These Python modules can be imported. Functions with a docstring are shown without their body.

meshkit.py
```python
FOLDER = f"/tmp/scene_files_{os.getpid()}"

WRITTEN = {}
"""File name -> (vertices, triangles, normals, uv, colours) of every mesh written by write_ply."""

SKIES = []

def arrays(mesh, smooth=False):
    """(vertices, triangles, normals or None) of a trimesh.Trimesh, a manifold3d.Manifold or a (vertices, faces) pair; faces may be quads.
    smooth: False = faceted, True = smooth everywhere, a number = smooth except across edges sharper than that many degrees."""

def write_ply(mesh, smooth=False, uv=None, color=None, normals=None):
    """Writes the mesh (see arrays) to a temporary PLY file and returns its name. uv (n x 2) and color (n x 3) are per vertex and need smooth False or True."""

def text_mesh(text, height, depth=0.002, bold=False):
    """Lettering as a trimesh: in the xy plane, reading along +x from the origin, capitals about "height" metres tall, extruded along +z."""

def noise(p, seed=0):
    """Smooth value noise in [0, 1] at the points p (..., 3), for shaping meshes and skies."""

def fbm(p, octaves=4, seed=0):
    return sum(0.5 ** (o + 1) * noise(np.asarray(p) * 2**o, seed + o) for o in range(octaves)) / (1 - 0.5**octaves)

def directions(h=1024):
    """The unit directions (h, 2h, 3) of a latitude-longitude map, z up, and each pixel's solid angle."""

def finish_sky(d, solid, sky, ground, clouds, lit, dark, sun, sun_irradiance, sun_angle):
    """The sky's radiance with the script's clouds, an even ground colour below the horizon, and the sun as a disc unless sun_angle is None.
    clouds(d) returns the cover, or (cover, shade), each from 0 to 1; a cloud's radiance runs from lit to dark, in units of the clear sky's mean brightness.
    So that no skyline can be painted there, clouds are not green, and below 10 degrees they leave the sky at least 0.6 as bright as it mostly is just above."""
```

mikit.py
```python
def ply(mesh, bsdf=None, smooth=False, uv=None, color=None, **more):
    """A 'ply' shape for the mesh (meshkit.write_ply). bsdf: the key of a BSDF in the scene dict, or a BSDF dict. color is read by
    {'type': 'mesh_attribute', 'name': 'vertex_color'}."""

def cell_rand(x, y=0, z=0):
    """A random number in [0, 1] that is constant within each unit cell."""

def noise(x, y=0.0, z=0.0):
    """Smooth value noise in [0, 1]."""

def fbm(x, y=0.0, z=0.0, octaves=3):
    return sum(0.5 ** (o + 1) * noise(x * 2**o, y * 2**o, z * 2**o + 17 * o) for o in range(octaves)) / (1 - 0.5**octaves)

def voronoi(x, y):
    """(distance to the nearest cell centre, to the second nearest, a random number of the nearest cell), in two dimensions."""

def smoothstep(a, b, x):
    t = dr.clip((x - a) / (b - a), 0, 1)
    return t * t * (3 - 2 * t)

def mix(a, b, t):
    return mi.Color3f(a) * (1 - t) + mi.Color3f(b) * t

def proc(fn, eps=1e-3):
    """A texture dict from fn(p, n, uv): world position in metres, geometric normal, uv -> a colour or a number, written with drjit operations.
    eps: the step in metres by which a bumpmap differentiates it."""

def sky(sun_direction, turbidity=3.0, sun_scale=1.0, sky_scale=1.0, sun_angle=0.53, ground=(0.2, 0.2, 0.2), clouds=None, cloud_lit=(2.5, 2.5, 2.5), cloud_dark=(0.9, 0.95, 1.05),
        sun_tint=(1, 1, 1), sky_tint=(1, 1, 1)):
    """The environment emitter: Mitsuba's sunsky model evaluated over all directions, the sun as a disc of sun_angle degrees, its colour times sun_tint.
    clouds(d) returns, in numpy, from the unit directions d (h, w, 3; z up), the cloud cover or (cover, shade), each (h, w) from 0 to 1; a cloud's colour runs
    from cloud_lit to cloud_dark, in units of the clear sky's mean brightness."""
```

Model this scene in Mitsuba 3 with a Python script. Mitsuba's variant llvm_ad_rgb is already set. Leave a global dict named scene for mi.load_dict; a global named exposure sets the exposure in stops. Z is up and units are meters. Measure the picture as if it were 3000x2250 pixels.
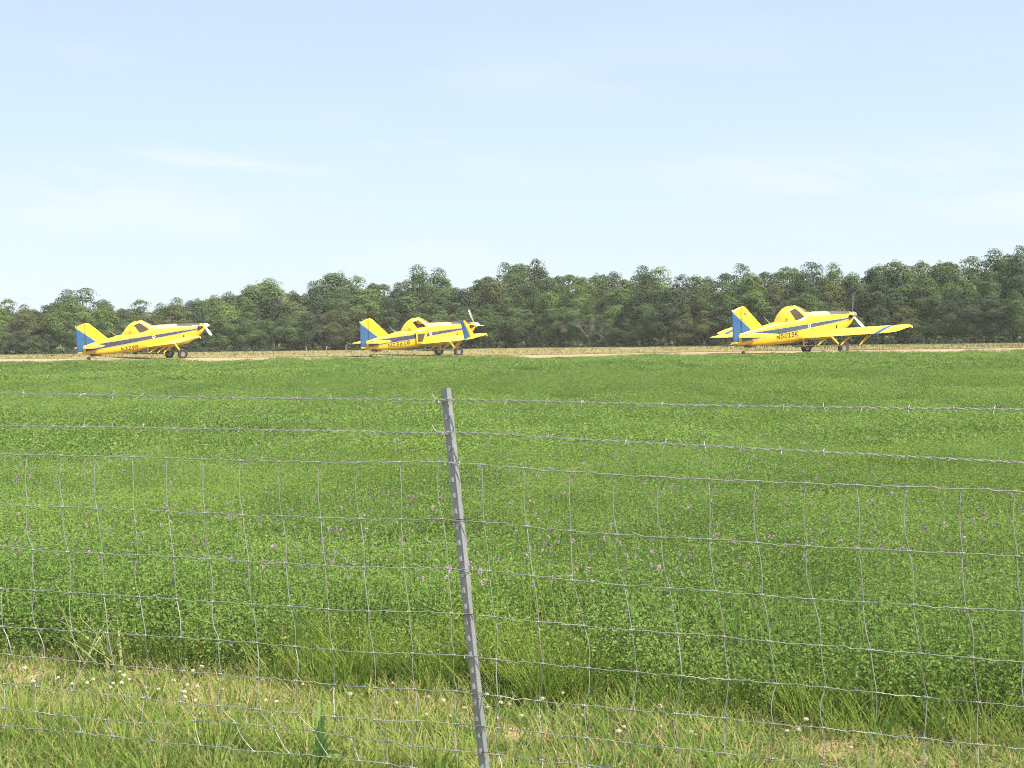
import math
import numpy as np, trimesh, manifold3d as m3, drjit as dr, mitsuba as mi
import mikit, meshkit
from scipy.interpolate import PchipInterpolator
from shapely.geometry import Polygon
T = mi.ScalarTransform4f
scene, labels = {}, {}
rng = np.random.default_rng(7)

# ------------------------------------------------------------------ camera, sky, exposure
F, CX, CY, CAM_H = 4000.0, 1500.0, 1125.0, 1.62          # focal length in pixels of the 3000 px wide photograph
PITCH, ROLL = 157 / 4000.0, 0.0140
fwd = np.array([0, math.cos(PITCH), -math.sin(PITCH)])
rgt = np.array([math.cos(ROLL), 0, -math.sin(ROLL)]); rgt -= fwd * (rgt @ fwd); rgt /= np.linalg.norm(rgt)
upv = np.cross(rgt, fwd)
EYE = np.array([0, 0, CAM_H])
scene['camera'] = {'type': 'perspective', 'fov': math.degrees(2 * math.atan(1500 / F)), 'fov_axis': 'x', 'near_clip': 0.05, 'far_clip': 4000.0,
                   'to_world': T().look_at(origin=EYE.tolist(), target=(EYE + fwd).tolist(), up=upv.tolist())}
SUN = (0.50, -0.26, 0.83)
def clouds(d):
    az = np.arctan2(d[..., 0], d[..., 1]); el = np.arcsin(np.clip(d[..., 2], -1, 1))
    p = np.stack([az * 3.0 + el * 2.0, el * 16.0, 0 * az], -1)
    wisps = meshkit.fbm(p * 2.2 + 3.1, 5, 4)
    wisps = np.clip((wisps - 0.50) * 3.0, 0, 1) * np.exp(-((el - 0.10) / 0.10) ** 2)
    veil = 0.42 + 0.34 * np.exp(-np.maximum(el, 0) / 0.16)
    n1 = meshkit.fbm(np.stack([az * 26.0, (el + .18 * az) * 150.0, 0 * az], -1), 4, 9)
    def streak(a0, a1, e0, slope, w, k):
        return k * np.exp(-((el - e0 - slope * (az - a0)) / w) ** 2) * np.clip((az - a0) / .05, 0, 1) * np.clip((a1 - az) / .05, 0, 1) * np.clip(n1 * 2.2 - .5, 0, 1)
    s_ = streak(-.285, -.105, .131, -.085, .0060, .75) + streak(-.12, -.035, .133, .02, .0040, .6) + streak(-.42, -.20, .108, -.04, .012, .35) + streak(.10, .42, .105, .04, .016, .30)
    return np.clip(veil + 0.22 * wisps, 0, 0.9) + np.clip(s_, 0, .6) * .5
scene['sky'] = mikit.sky(SUN, turbidity=3.0, sky_scale=0.86, sky_tint=(0.96, 1.05, 1.0), clouds=clouds, cloud_lit=(2.02, 2.19, 2.42), ground=(0.10, 0.13, 0.06))
exposure = 2.6

def ray(px, py):
    d = fwd * F + rgt * (px - CX) - upv * (py - CY)
    return d / np.linalg.norm(d)
def at_depth(px, py, D):                                   # the point of the pixel's ray at horizontal distance D
    d = ray(px, py); return EYE + d * (D / d[1])

# ------------------------------------------------------------------ helpers
def ref(name): return {'type': 'ref', 'id': name}
def label(key, text=None, cat=None, group=None, kind=None):
    labels[key] = {k: v for k, v in (('label', text), ('category', cat), ('group', group), ('kind', kind)) if v}
def numbered(base):
    if base not in USED: USED[base] = 0; return base
    USED[base] += 1; return f'{base}_{USED[base]:03d}'
USED = {}
def rgb(*c): return {'type': 'rgb', 'value': list(c)}
def mat(name, color, rough=0.6, metallic=0.0, spec=0.5, two=True, **kw):
    b = {'type': 'principled', 'base_color': color if isinstance(color, dict) else rgb(*color), 'roughness': rough, 'metallic': metallic, 'specular': spec, **kw}
    scene[name] = {'type': 'twosided', 'bsdf': b} if two else b
def split(mesh, ang=30):
    return trimesh.graph.smooth_shade(mesh, angle=np.radians(ang), facet_minarea=None)
def tri(x):
    if hasattr(x, 'to_mesh'):
        m = x.to_mesh(); return trimesh.Trimesh(m.vert_properties[:, :3], m.tri_verts, process=False)
    return x
def ply_uv(mesh, mat_, f, ang=30):
    """Smooth-shaded ply whose uv are f(vertices) (paint is laid out in the thing's own coordinates)."""
    m = split(tri(mesh), ang)
    return mikit.ply(m, mat_, smooth=True, uv=f(np.asarray(m.vertices)))
def tube(pts, r, sides=8, cap=True):
    p = np.asarray(pts, float); n = len(p); r = np.broadcast_to(np.asarray(r, float), (n,))
    t = np.gradient(p, axis=0); t /= np.linalg.norm(t, axis=1, keepdims=True) + 1e-12
    a = np.cross(t, [0.31, 0.2, 0.93]) if abs(t[0] @ np.array([.31, .2, .93])) < .95 else np.cross(t, [1, 0, 0])
    a /= np.linalg.norm(a, axis=1, keepdims=True); b = np.cross(t, a)
    ang = np.arange(sides) * 2 * np.pi / sides
    v = p[:, None] + r[:, None, None] * (np.cos(ang)[None, :, None] * a[:, None] + np.sin(ang)[None, :, None] * b[:, None])
    i, j = np.meshgrid(np.arange(n - 1), np.arange(sides), indexing='ij')
    q = np.stack([i * sides + j, i * sides + (j + 1) % sides, (i + 1) * sides + (j + 1) % sides, (i + 1) * sides + j], -1).reshape(-1, 4)
    f = np.vstack([q[:, [0, 1, 2]], q[:, [0, 2, 3]]]); v = v.reshape(-1, 3)
    if cap:
        k = len(v); v = np.vstack([v, p[:1], p[-1:]])
        j = np.arange(sides)
        f = np.vstack([f, np.stack([j * 0 + k, (j + 1) % sides, j], 1), np.stack([j * 0 + k + 1, (n - 1) * sides + j, (n - 1) * sides + (j + 1) % sides], 1)])
    return trimesh.Trimesh(v, f, process=False)
def cat(ms): return trimesh.util.concatenate([tri(m) for m in ms])
def rbox(sx, sy, sz, c=(0, 0, 0), b=0.01):
    """A box with chamfered edges (hull of three slightly smaller boxes)."""
    c = np.array(c, float); bs = []
    for k in range(3):
        e = np.array([sx, sy, sz]) / 2 - b; e[k] += b
        bs.append(np.array([[x, y, z] for x in (-1, 1) for y in (-1, 1) for z in (-1, 1)]) * e)
    return trimesh.convex.convex_hull(np.vstack(bs) + c)
def revolve(prof, sections=32):                              # (r, z) pairs around z
    return trimesh.creation.revolve(np.array(prof, float), sections=sections)
def align_y(m):                                              # z axis to y axis
    m = m.copy(); v = m.vertices.copy(); m.vertices = np.stack([v[:, 0], v[:, 2], -v[:, 1]], 1); return m
def align_x(m):
    m = m.copy(); v = m.vertices.copy(); m.vertices = np.stack([v[:, 2], v[:, 0], v[:, 1]], 1); return m
def man(m):
    m = tri(m); m = trimesh.Trimesh(m.vertices, m.faces, process=True); m.merge_vertices()
    return m3.Manifold(m3.Mesh(np.asarray(m.vertices, np.float32), np.asarray(m.faces, np.uint32)))
def prism_xz(poly, y0, y1):                                  # polygon (x, z) extruded from y0 to y1
    m = trimesh.creation.extrude_polygon(Polygon(poly), y1 - y0, engine='earcut')
    v = m.vertices.copy(); m.vertices = np.stack([v[:, 0], y1 - v[:, 2], v[:, 1]], 1)
    return m
def put(key, shape, M=None):
    scene[key] = {**shape, 'to_world': M} if M is not None else shape

# ------------------------------------------------------------------ ground height
GX = np.array([-80, -40, -24, -4, 8, 17, 30, 80.0]); GZ = np.array([-.08, -.12, -.15, -.25, -.16, -.07, -.03, .0])
def ground_z(x, y):
    x, y = np.asarray(x, float), np.asarray(y, float)
    t = np.clip((y - 55) / 30, 0, 1); t = t * t * (3 - 2 * t)
    near = 0.02 * (meshkit.noise(np.stack([x * .7, y * .7, 0 * x + 3.3], -1)) - .5)
    return t * np.interp(x, GX, GZ) + near
def on_ground(px, py):
    d = ray(px, py); z = 0.0
    for _ in range(12):
        s = (z - CAM_H) / d[2]; p = EYE + d * s; z = float(ground_z(p[0], p[1]))
    return p
def crop_edge(x): return 6.02 - 0.33 * x                      # front of the crop, parallel to the fence
CF = [on_ground(x, y) for x, y in ((-200, 1090.), (400, 1081), (1200, 1074), (2000, 1069), (2350, 1066), (3100, 1058))]
CFX = np.array([-60, -30, -19, -4.4, 6, 12.7, 23, 50.0]); CFY = np.array([78, 75, 71, 67, 62.5, 60, 60, 60.0])
def crop_far(x): return np.interp(x, CFX, CFY)

# ------------------------------------------------------------------ materials
N, fbm = mikit.noise, mikit.fbm
ss, mix = mikit.smoothstep, mikit.mix
def leaf_mat(name, fn, trans=0.7, rough=0.5, eta=1.4):
    scene[name] = {'type': 'principledthin', 'base_color': mikit.proc(fn) if callable(fn) else rgb(*fn), 'roughness': rough, 'diff_trans': trans, 'spec_trans': 0.0, 'eta': eta}
def crop_color(p, n, uv):
    big = fbm(p.x * 0.22, p.y * 0.16, 3.0, 3); mid = N(p.x * 1.7, p.y * 1.2, 9.0)
    c = mix((0.124, 0.238, 0.058), (0.244, 0.378, 0.108), dr.clip(uv.x * 0.75 + mid * 0.35 - 0.05, 0, 1))
    c = mix(c, (0.33, 0.43, 0.13), ss(0.80, 1.0, uv.x) * 0.8)
    c = mix(c, (0.27, 0.40, 0.075), ss(.55, .75, fbm(p.x * .9 + 5., p.y * .6, 2.0, 3)) * .25)
    c = mix(c, (0.34, 0.24, 0.33), ss(.974, .978, uv.y) * .8)
    c = mix(c, (0.45, 0.48, 0.22), ss(.016, .013, uv.y) * .7)
    return c * (0.87 + 0.26 * big)
leaf_mat('crop_leaf', crop_color, 0.7, 0.42, eta=1.5)
def grass_color(p, n, uv):
    dry = ss(0.52, 0.72, fbm(p.x * 1.5 + 4.0, p.y * 2.4, 1.0, 3))
    c = mix((0.14, 0.265, 0.050), (0.31, 0.42, 0.13), uv.x)
    c = mix(c, (0.55, 0.46, 0.28), ss(0.70, 0.90, uv.y) * 0.9)
    return mix(c, (0.50, 0.42, 0.24), dry * 0.6 * uv.y)
leaf_mat('grass_blade', grass_color, 0.8)
def tall_color(p, n, uv):
    c = mix((0.14, 0.265, 0.045), (0.33, 0.42, 0.11), uv.x)
    return mix(c, (0.40, 0.36, 0.17), ss(0.86, 0.98, uv.y))
leaf_mat('tall_blade', tall_color, 0.8)
leaf_mat('weed_blade', lambda p, n, uv: mix((0.20, 0.38, 0.08), (0.31, 0.48, 0.15), uv.x), 0.7, 0.4)
leaf_mat('pale_blade', lambda p, n, uv: mix((0.24, 0.34, 0.12), (0.48, 0.52, 0.30), uv.x), 0.6)
leaf_mat('far_grass', lambda p, n, uv: mix(mix((0.09, 0.14, 0.045), (0.18, 0.20, 0.08), uv.x), (0.22, 0.20, 0.105), ss(.45, .7, fbm(p.x * .3, p.y * .5, 2.0))), 0.6)
mat('purple_petal', mikit.proc(lambda p, n, uv: mix((0.22, 0.11, 0.26), (0.46, 0.30, 0.48), uv.x)), 0.8)
mat('white_petal', mikit.proc(lambda p, n, uv: mix((0.60, 0.56, 0.46), (0.66, 0.50, 0.42), ss(.5, .9, N(p.x * 90., p.y * 90., p.z * 90.)))), 0.8)
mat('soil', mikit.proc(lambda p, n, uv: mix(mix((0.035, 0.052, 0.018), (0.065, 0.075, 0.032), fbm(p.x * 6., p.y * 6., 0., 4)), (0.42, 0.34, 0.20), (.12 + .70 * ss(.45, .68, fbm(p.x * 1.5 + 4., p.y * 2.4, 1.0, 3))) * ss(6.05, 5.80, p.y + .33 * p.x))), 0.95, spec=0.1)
mat('dirt', mikit.proc(lambda p, n, uv: mix((0.17, 0.132, 0.09), (0.285, 0.225, 0.16), fbm(p.x * .5, p.y * 1.2, 0., 4))), 0.95, spec=0.1)
mat('galvanised', mikit.proc(lambda p, n, uv: mix(mix((0.22, 0.245, 0.258), (0.335, 0.36, 0.375), fbm(p.x * 60., p.y * 60., p.z * 14., 3)), (0.26, 0.16, 0.10), ss(.72, .84, fbm(p.x * 25. + 7., p.y * 25., p.z * 6., 3)) * .7)), 0.5, metallic=0.35)
mat('wire_zinc', mikit.proc(lambda p, n, uv: mix((0.28, 0.31, 0.30), (0.44, 0.465, 0.455), N(p.x * 40., p.y * 40., p.z * 40.))), 0.45, metallic=0.5)
mat('rusty_clip', mikit.proc(lambda p, n, uv: mix((0.10, 0.05, 0.035), (0.22, 0.10, 0.06), N(p.x * 300., p.y * 300., p.z * 300.))), 0.7, metallic=0.3)
mat('bark', mikit.proc(lambda p, n, uv: mix((0.08, 0.065, 0.05), (0.20, 0.17, 0.14), fbm(p.x * 6., p.y * 6., p.z * 1.5, 3))), 0.9)
mat('dead_wood', mikit.proc(lambda p, n, uv: mix((0.16, 0.15, 0.14), (0.30, 0.285, 0.27), N(p.x * 4., p.y * 4., p.z * 4.))), 0.9)
TREE_COL = {'mid': ((0.056, 0.108, 0.050), (0.140, 0.215, 0.090)), 'dark': ((0.042, 0.080, 0.050), (0.095, 0.145, 0.082)), 'light': ((0.088, 0.158, 0.055), (0.190, 0.280, 0.100)),
            'olive': ((0.080, 0.108, 0.052), (0.165, 0.200, 0.092)), 'rust': ((0.12, 0.10, 0.06), (0.20, 0.17, 0.10))}
for k, (a, b) in TREE_COL.items():
    leaf_mat('leaf_' + k, (lambda a, b: lambda p, n, uv: mix(a, b, dr.clip(uv.x * .7 + .5 * N(p.x * .45, p.y * .45, p.z * .45) - .1, 0, 1)))(a, b), 0.4, 0.6)

# aircraft paint; uv = (metres along the fuselage, metres up) in the aircraft's own frame, or (chord, span) on wings
YEL, BLU, DRK = (0.86, 0.585, 0.020), (0.020, 0.110, 0.30), (0.03, 0.03, 0.035)
def lines(x, at, w=0.012):
    m = mi.Float(0)
    for a in at: m = dr.maximum(m, ss(w, w * .4, dr.abs(x - a)))
    return m
def worn(p, c, uv, k=1.0):
    g = fbm(uv.x * 2.2, uv.y * 5.0, 1.0, 4)
    return mix(c, (0.42, 0.28, 0.05), ss(.56, .80, g) * .28 * k)
def fus_paint(p, n, uv):
    c = worn(p, mi.Color3f(YEL), uv)
    c = mix(c, (0.30, 0.17, 0.02), lines(uv.x, (1.75, 3.2, 4.55, 5.62, 7.3, 8.45)) * .45)
    low = ss(.25, -.02, uv.y - (0.42 + .075 * uv.x)) * fbm(uv.x * 3., uv.y * 9., 4.)
    c = mix(c, (0.22, 0.14, 0.04), dr.clip(low * 1.0, 0, .7))
    return mix(c, (0.70, 0.55, 0.30), ss(2.28, 2.5, uv.y) * ss(5.5, 5.8, uv.x) * ss(7.5, 7.2, uv.x) * .5)
mat('paint_fuselage', mikit.proc(fus_paint), 0.35, clearcoat=0.4, clearcoat_gloss=0.8)
def wing_paint(stripe):
    def f(p, n, uv):
        s = dr.abs(uv.y)
        c = worn(p, mi.Color3f(YEL), uv, .7)
        c = mix(c, (0.35, 0.20, 0.02), lines(s, (2.4, 3.9, 5.6), .014) * .35 + lines(uv.x, (5.80,), .012) * .5)
        c = mix(c, (0.10, 0.085, 0.075), ss(0.90, 0.86, s + .05 * N(uv.x * 5., 2.)) * ss(5.2, 5.5, uv.x) * .85)
        if stripe: c = mix(c, BLU if stripe == 1 else (0.30, 0.30, 0.36), ss(6.48, 6.50, s + 0) * ss(6.90, 6.88, s))
        return c
    return f
mat('paint_wing', mikit.proc(wing_paint(0)), 0.33, clearcoat=0.4, clearcoat_gloss=0.8)
mat('paint_wing_blue_band', mikit.proc(wing_paint(1)), 0.33, clearcoat=0.4, clearcoat_gloss=0.8)
mat('paint_wing_grey_band', mikit.proc(wing_paint(2)), 0.33, clearcoat=0.4, clearcoat_gloss=0.8)
def fin_paint(p, n, uv):                                     # the blue field behind a slanting edge that runs parallel to the leading edge
    d = (uv.y - 2.60) + (uv.x - 0.0) * 0.735
    c = worn(p, mi.Color3f(YEL), uv, .8)
    c = mix(c, DRK, ss(.075, .060, d)); c = mix(c, (0.80, 0.74, 0.55), ss(.035, .025, d)); c = mix(c, BLU, ss(.0, -.01, d))
    return mix(c, mi.Color3f(YEL), ss(.80, .79, uv.y - .06 * uv.x))
mat('paint_fin', mikit.proc(fin_paint), 0.35, clearcoat=0.4, clearcoat_gloss=0.8)
def winglet_paint(p, n, uv):                                 # uv = chord fraction from the front, height
    c = mix(mi.Color3f(YEL), DRK, ss(.36, .38, uv.x)); c = mix(c, YEL, ss(.40, .41, uv.x)); return mix(c, BLU, ss(.44, .45, uv.x))
mat('paint_winglet', mikit.proc(winglet_paint), 0.35)
mat('paint_yellow', mikit.proc(lambda p, n, uv: mix(YEL, (0.5, 0.29, 0.03), ss(.5, .85, fbm(p.x * 3., p.y * 3., p.z * 3.)) * .4)), 0.35, clearcoat=0.4)
mat('stripe_blue', (0.045, 0.090, 0.135), 0.30, clearcoat=0.5); mat('stripe_violet', (0.050, 0.056, 0.125), 0.30, clearcoat=0.5)
mat('stripe_dark', DRK, 0.4); mat('stripe_cream', (0.80, 0.70, 0.40), 0.4)
mat('letter_black', (0.045, 0.035, 0.02), 0.45)
mat('matt_dark_panel', mikit.proc(lambda p, n, uv: mix((0.05, 0.055, 0.07), (0.10, 0.105, 0.125), fbm(p.x * 2., p.y * 2., p.z * 2.))), 0.6)
mat('hopper_tan', mikit.proc(lambda p, n, uv: mix((0.34, 0.24, 0.18), (0.52, 0.41, 0.33), fbm(p.x * 4., p.y * 4., p.z * 4., 4))), 0.55)
mat('weathered_white', (.40, .40, .37), .7); mat('white_paint', (0.78, 0.77, 0.74), 0.3, clearcoat=0.5); mat('bare_metal', (0.60, 0.60, 0.61), 0.28, metallic=0.85)
mat('blade_grey', mikit.proc(lambda p, n, uv: mix((0.10, 0.105, 0.12), (0.16, 0.165, 0.18), N(p.x * 9., p.y * 9., p.z * 9.))), 0.4, metallic=0.4)
mat('blade_dark', (0.012, 0.012, 0.014), 0.6); mat('blade_white', (0.55, 0.55, 0.54), 0.4)
mat('rubber', mikit.proc(lambda p, n, uv: mix((0.020, 0.020, 0.021), (0.060, 0.055, 0.048), N(p.x * 12., p.y * 12., p.z * 12.))), 0.8)
mat('hub_grey', (0.30, 0.30, 0.30), 0.4, metallic=0.4)
mat('dark_steel', mikit.proc(lambda p, n, uv: mix((0.035, 0.032, 0.03), (0.12, 0.09, 0.06), N(p.x * 9., p.y * 9., p.z * 9.))), 0.6, metallic=0.3)
mat('exhaust_brown', (0.085, 0.055, 0.035), 0.6, metallic=0.5); mat('soot', (0.012, 0.010, 0.010), 0.9)
mat('cabin_dark', (0.055, 0.045, 0.04), 0.8); mat('seat_brown', (0.16, 0.09, 0.05), 0.7)
scene['window_glass'] = {'type': 'thindielectric', 'int_ior': 1.5}
scene['tinted_glass'] = {'type': 'principledthin', 'base_color': rgb(.20, .18, .17), 'roughness': .08, 'spec_trans': .65, 'diff_trans': 0.1, 'eta': 1.5}
mat('pale_glass', (.30, .34, .37), .08, spec=.9)
mat('flag_print', mikit.proc(lambda p, n, uv: mix(mix((0.75, 0.72, 0.70), (0.50, 0.06, 0.06), ss(.45, .55, dr.abs(dr.sin(uv.y * 62.)))), (0.05, 0.07, 0.22), ss(.11, .10, uv.x) * ss(.065, .07, uv.y))), 0.4)

# ------------------------------------------------------------------ the ground, airstrip
def sheet(xs, ys, dz=0.0):
    X, Y = np.meshgrid(xs, ys, indexing='ij')
    v = np.stack([X, Y, ground_z(X, Y) + dz], -1).reshape(-1, 3)
    i, j = np.meshgrid(np.arange(len(xs) - 1), np.arange(len(ys) - 1), indexing='ij'); w = len(ys)
    q = np.stack([i * w + j, (i + 1) * w + j, (i + 1) * w + j + 1, i * w + j + 1], -1).reshape(-1, 4)
    return trimesh.Trimesh(v, np.vstack([q[:, [0, 1, 2]], q[:, [0, 2, 3]]]), process=False)
gx = np.unique(np.concatenate([np.linspace(-1500, -90, 12), np.linspace(-80, 80, 81), np.linspace(90, 1500, 12)]))
gy = np.unique(np.concatenate([np.linspace(-300, -10, 8), np.linspace(-6, 12, 37), np.linspace(14, 200, 63), np.linspace(220, 2500, 14)]))
put('ground', mikit.ply(sheet(gx, gy), 'soil', smooth=True)); label('ground', kind='structure')
EDX = np.array([-60, -38, -12, 10, 21, 30, 60.0]); EDY = np.array([116, 109, 103, 98.5, 94, 91.5, 89.0])      # far edge of the bare strip
sx = np.linspace(-75, 75, 121)
ed_near = crop_far(sx) + 1.0; ed_far = np.interp(sx, EDX, EDY) + 2.2 * (meshkit.fbm(np.stack([sx * .22, 0 * sx, 0 * sx], -1), 3) - .5)
rows = np.linspace(0, 1, 18)
X = np.repeat(sx[:, None], 18, 1); Y = ed_near[:, None] * (1 - rows) + ed_far[:, None] * rows
v = np.stack([X, Y, ground_z(X, Y) + .02], -1).reshape(-1, 3)
i, j = np.meshgrid(np.arange(120), np.arange(17), indexing='ij')
q = np.stack([i * 18 + j, (i + 1) * 18 + j, (i + 1) * 18 + j + 1, i * 18 + j + 1], -1).reshape(-1, 4)
put('dirt_airstrip', mikit.ply(trimesh.Trimesh(v, np.vstack([q[:, [0, 1, 2]], q[:, [0, 2, 3]]]), process=False), 'dirt', smooth=True)); label('dirt_airstrip', kind='structure')

# ------------------------------------------------------------------ leaves and blades
def frame(nrm, rg):
    a = rg.normal(size=nrm.shape); a -= nrm * (a * nrm).sum(1, keepdims=True); a /= np.linalg.norm(a, axis=1, keepdims=True)
    return a, np.cross(nrm, a)
def leaf_cards(pos, nrm, ln, wd, rg, tone=None):
    """One small pointed leaf face per row: (verts, faces, uv)."""
    n = len(pos); nrm = nrm / (np.linalg.norm(nrm, axis=1, keepdims=True) + 1e-9)
    a, b = frame(nrm, rg); ln, wd = np.broadcast_to(ln, (n,))[:, None] / 2, np.broadcast_to(wd, (n,))[:, None] / 2
    fold = nrm * wd * 0.35
    v = np.stack([pos - a * ln, pos + b * wd + fold - a * ln * .1, pos + a * ln, pos - b * wd + fold - a * ln * .1], 1).reshape(-1, 3)
    k = np.arange(n)[:, None] * 4
    f = np.vstack([k + [0, 1, 2], k + [0, 2, 3]])
    tone = rg.random(n) if tone is None else tone
    return v, f, np.repeat(np.stack([tone, rg.random(n)], 1), 4, 0)
def blades(base, h, w, lean, rg, curl=0.5, tone=None, seg=3, dirs=None):
    """Curved, tapering grass blades from base points: (verts, faces, uv)."""
    n = len(base); th = rg.random(n) * 2 * np.pi if dirs is None else dirs
    d = np.stack([np.cos(th), np.sin(th), 0 * th], 1); ph = th + rg.normal(0, .5, n) + np.pi / 2
    side = np.stack([np.cos(ph), np.sin(ph), 0 * ph], 1)
    h, w, lean = (np.broadcast_to(x, (n,))[:, None] for x in (h, w, lean))
    rowsv = []
    for s in range(seg + 1):
        t = s / seg
        c = base + d * h * (lean * t + curl * lean * t * t) + np.array([0, 0, 1.0]) * h * (t - 0.35 * curl * lean * t * t)
        ww = w / 2 * (1 - t ** 1.6)
        if s < seg: rowsv += [c - side * ww, c + side * ww]
        else: rowsv += [c]
    m = 2 * seg + 1
    v = np.stack(rowsv, 1).reshape(-1, 3); k = np.arange(n)[:, None] * m; fs = []
    for s in range(seg - 1): a = 2 * s; fs += [k + [a, a + 1, a + 3], k + [a, a + 3, a + 2]]
    a = 2 * (seg - 1); fs += [k + [a, a + 1, a + 2]]
    tone = rg.random(n) if tone is None else tone
    return v, np.vstack(fs), np.repeat(np.stack([tone, rg.random(n)], 1), m, 0)
def join(parts):
    vs, fs, us, o = [], [], [], 0
    for v, f, u in parts: vs.append(v); fs.append(f + o); us.append(u); o += len(v)
    return np.vstack(vs), np.vstack(fs), np.vstack(us)
def ply_parts(parts, m):
    v, f, u = join(parts)
    return mikit.ply((v, f), m, smooth=False, uv=u)

# ------------------------------------------------------------------ the alfalfa field: square tiles of plants, three densities by distance
def crop_tile(size, per_m2, ln, seed, height=0.42):
    rg = np.random.default_rng(seed); ns = int(size * size * per_m2 / 14)
    st = rg.random((ns, 2)) * size - size / 2
    fq = 1.7 if size < 3 else 1.1
    hh = height * (0.66 + (0.52 if size < 3 else .50) * meshkit.noise(np.stack([st[:, 0] * fq + seed, st[:, 1] * fq, 0 * st[:, 0]], -1)) + rg.normal(0, .05, ns))
    lean = rg.normal(0, .10, (ns, 2)); tone = np.clip(rg.random(ns) * .75 + .12, 0, 1)
    k = np.repeat(np.arange(ns), 14); t = rg.random(len(k)) ** 0.55
    spread = 0.035 + 0.03 * t
    pos = np.stack([st[k, 0] + lean[k, 0] * t + rg.normal(0, 1, len(k)) * spread, st[k, 1] + lean[k, 1] * t + rg.normal(0, 1, len(k)) * spread, hh[k] * t], 1)
    nrm = np.stack([rg.normal(0, .5, len(k)), rg.normal(0, .5, len(k)) - .12, 0.8 + 0 * t], 1)
    L = ln * (0.75 + .5 * rg.random(len(k)))
    return leaf_cards(pos, nrm, L, L * (.42 if size < 3 else .5), rg, np.clip(tone[k] + rg.normal(0, .13, len(k)), 0, 1)), st, hh
def tile_group(name, size, per_m2, ln, seed):
    lv, st, hh = crop_tile(size, per_m2, ln, seed)
    scene[name] = {'type': 'shapegroup', 'leaves': ply_parts([lv], 'crop_leaf')}
tiers = [('crop_near', 2.0, 11500, 0.0195, 3, 4.5, 14.5), ('crop_mid', 4.0, 3600, 0.035, 2, 14.5, 38.5), ('crop_far', 6.0, 1150, 0.066, 2, 38.5, 82.0)]
n_inst = 0
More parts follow.
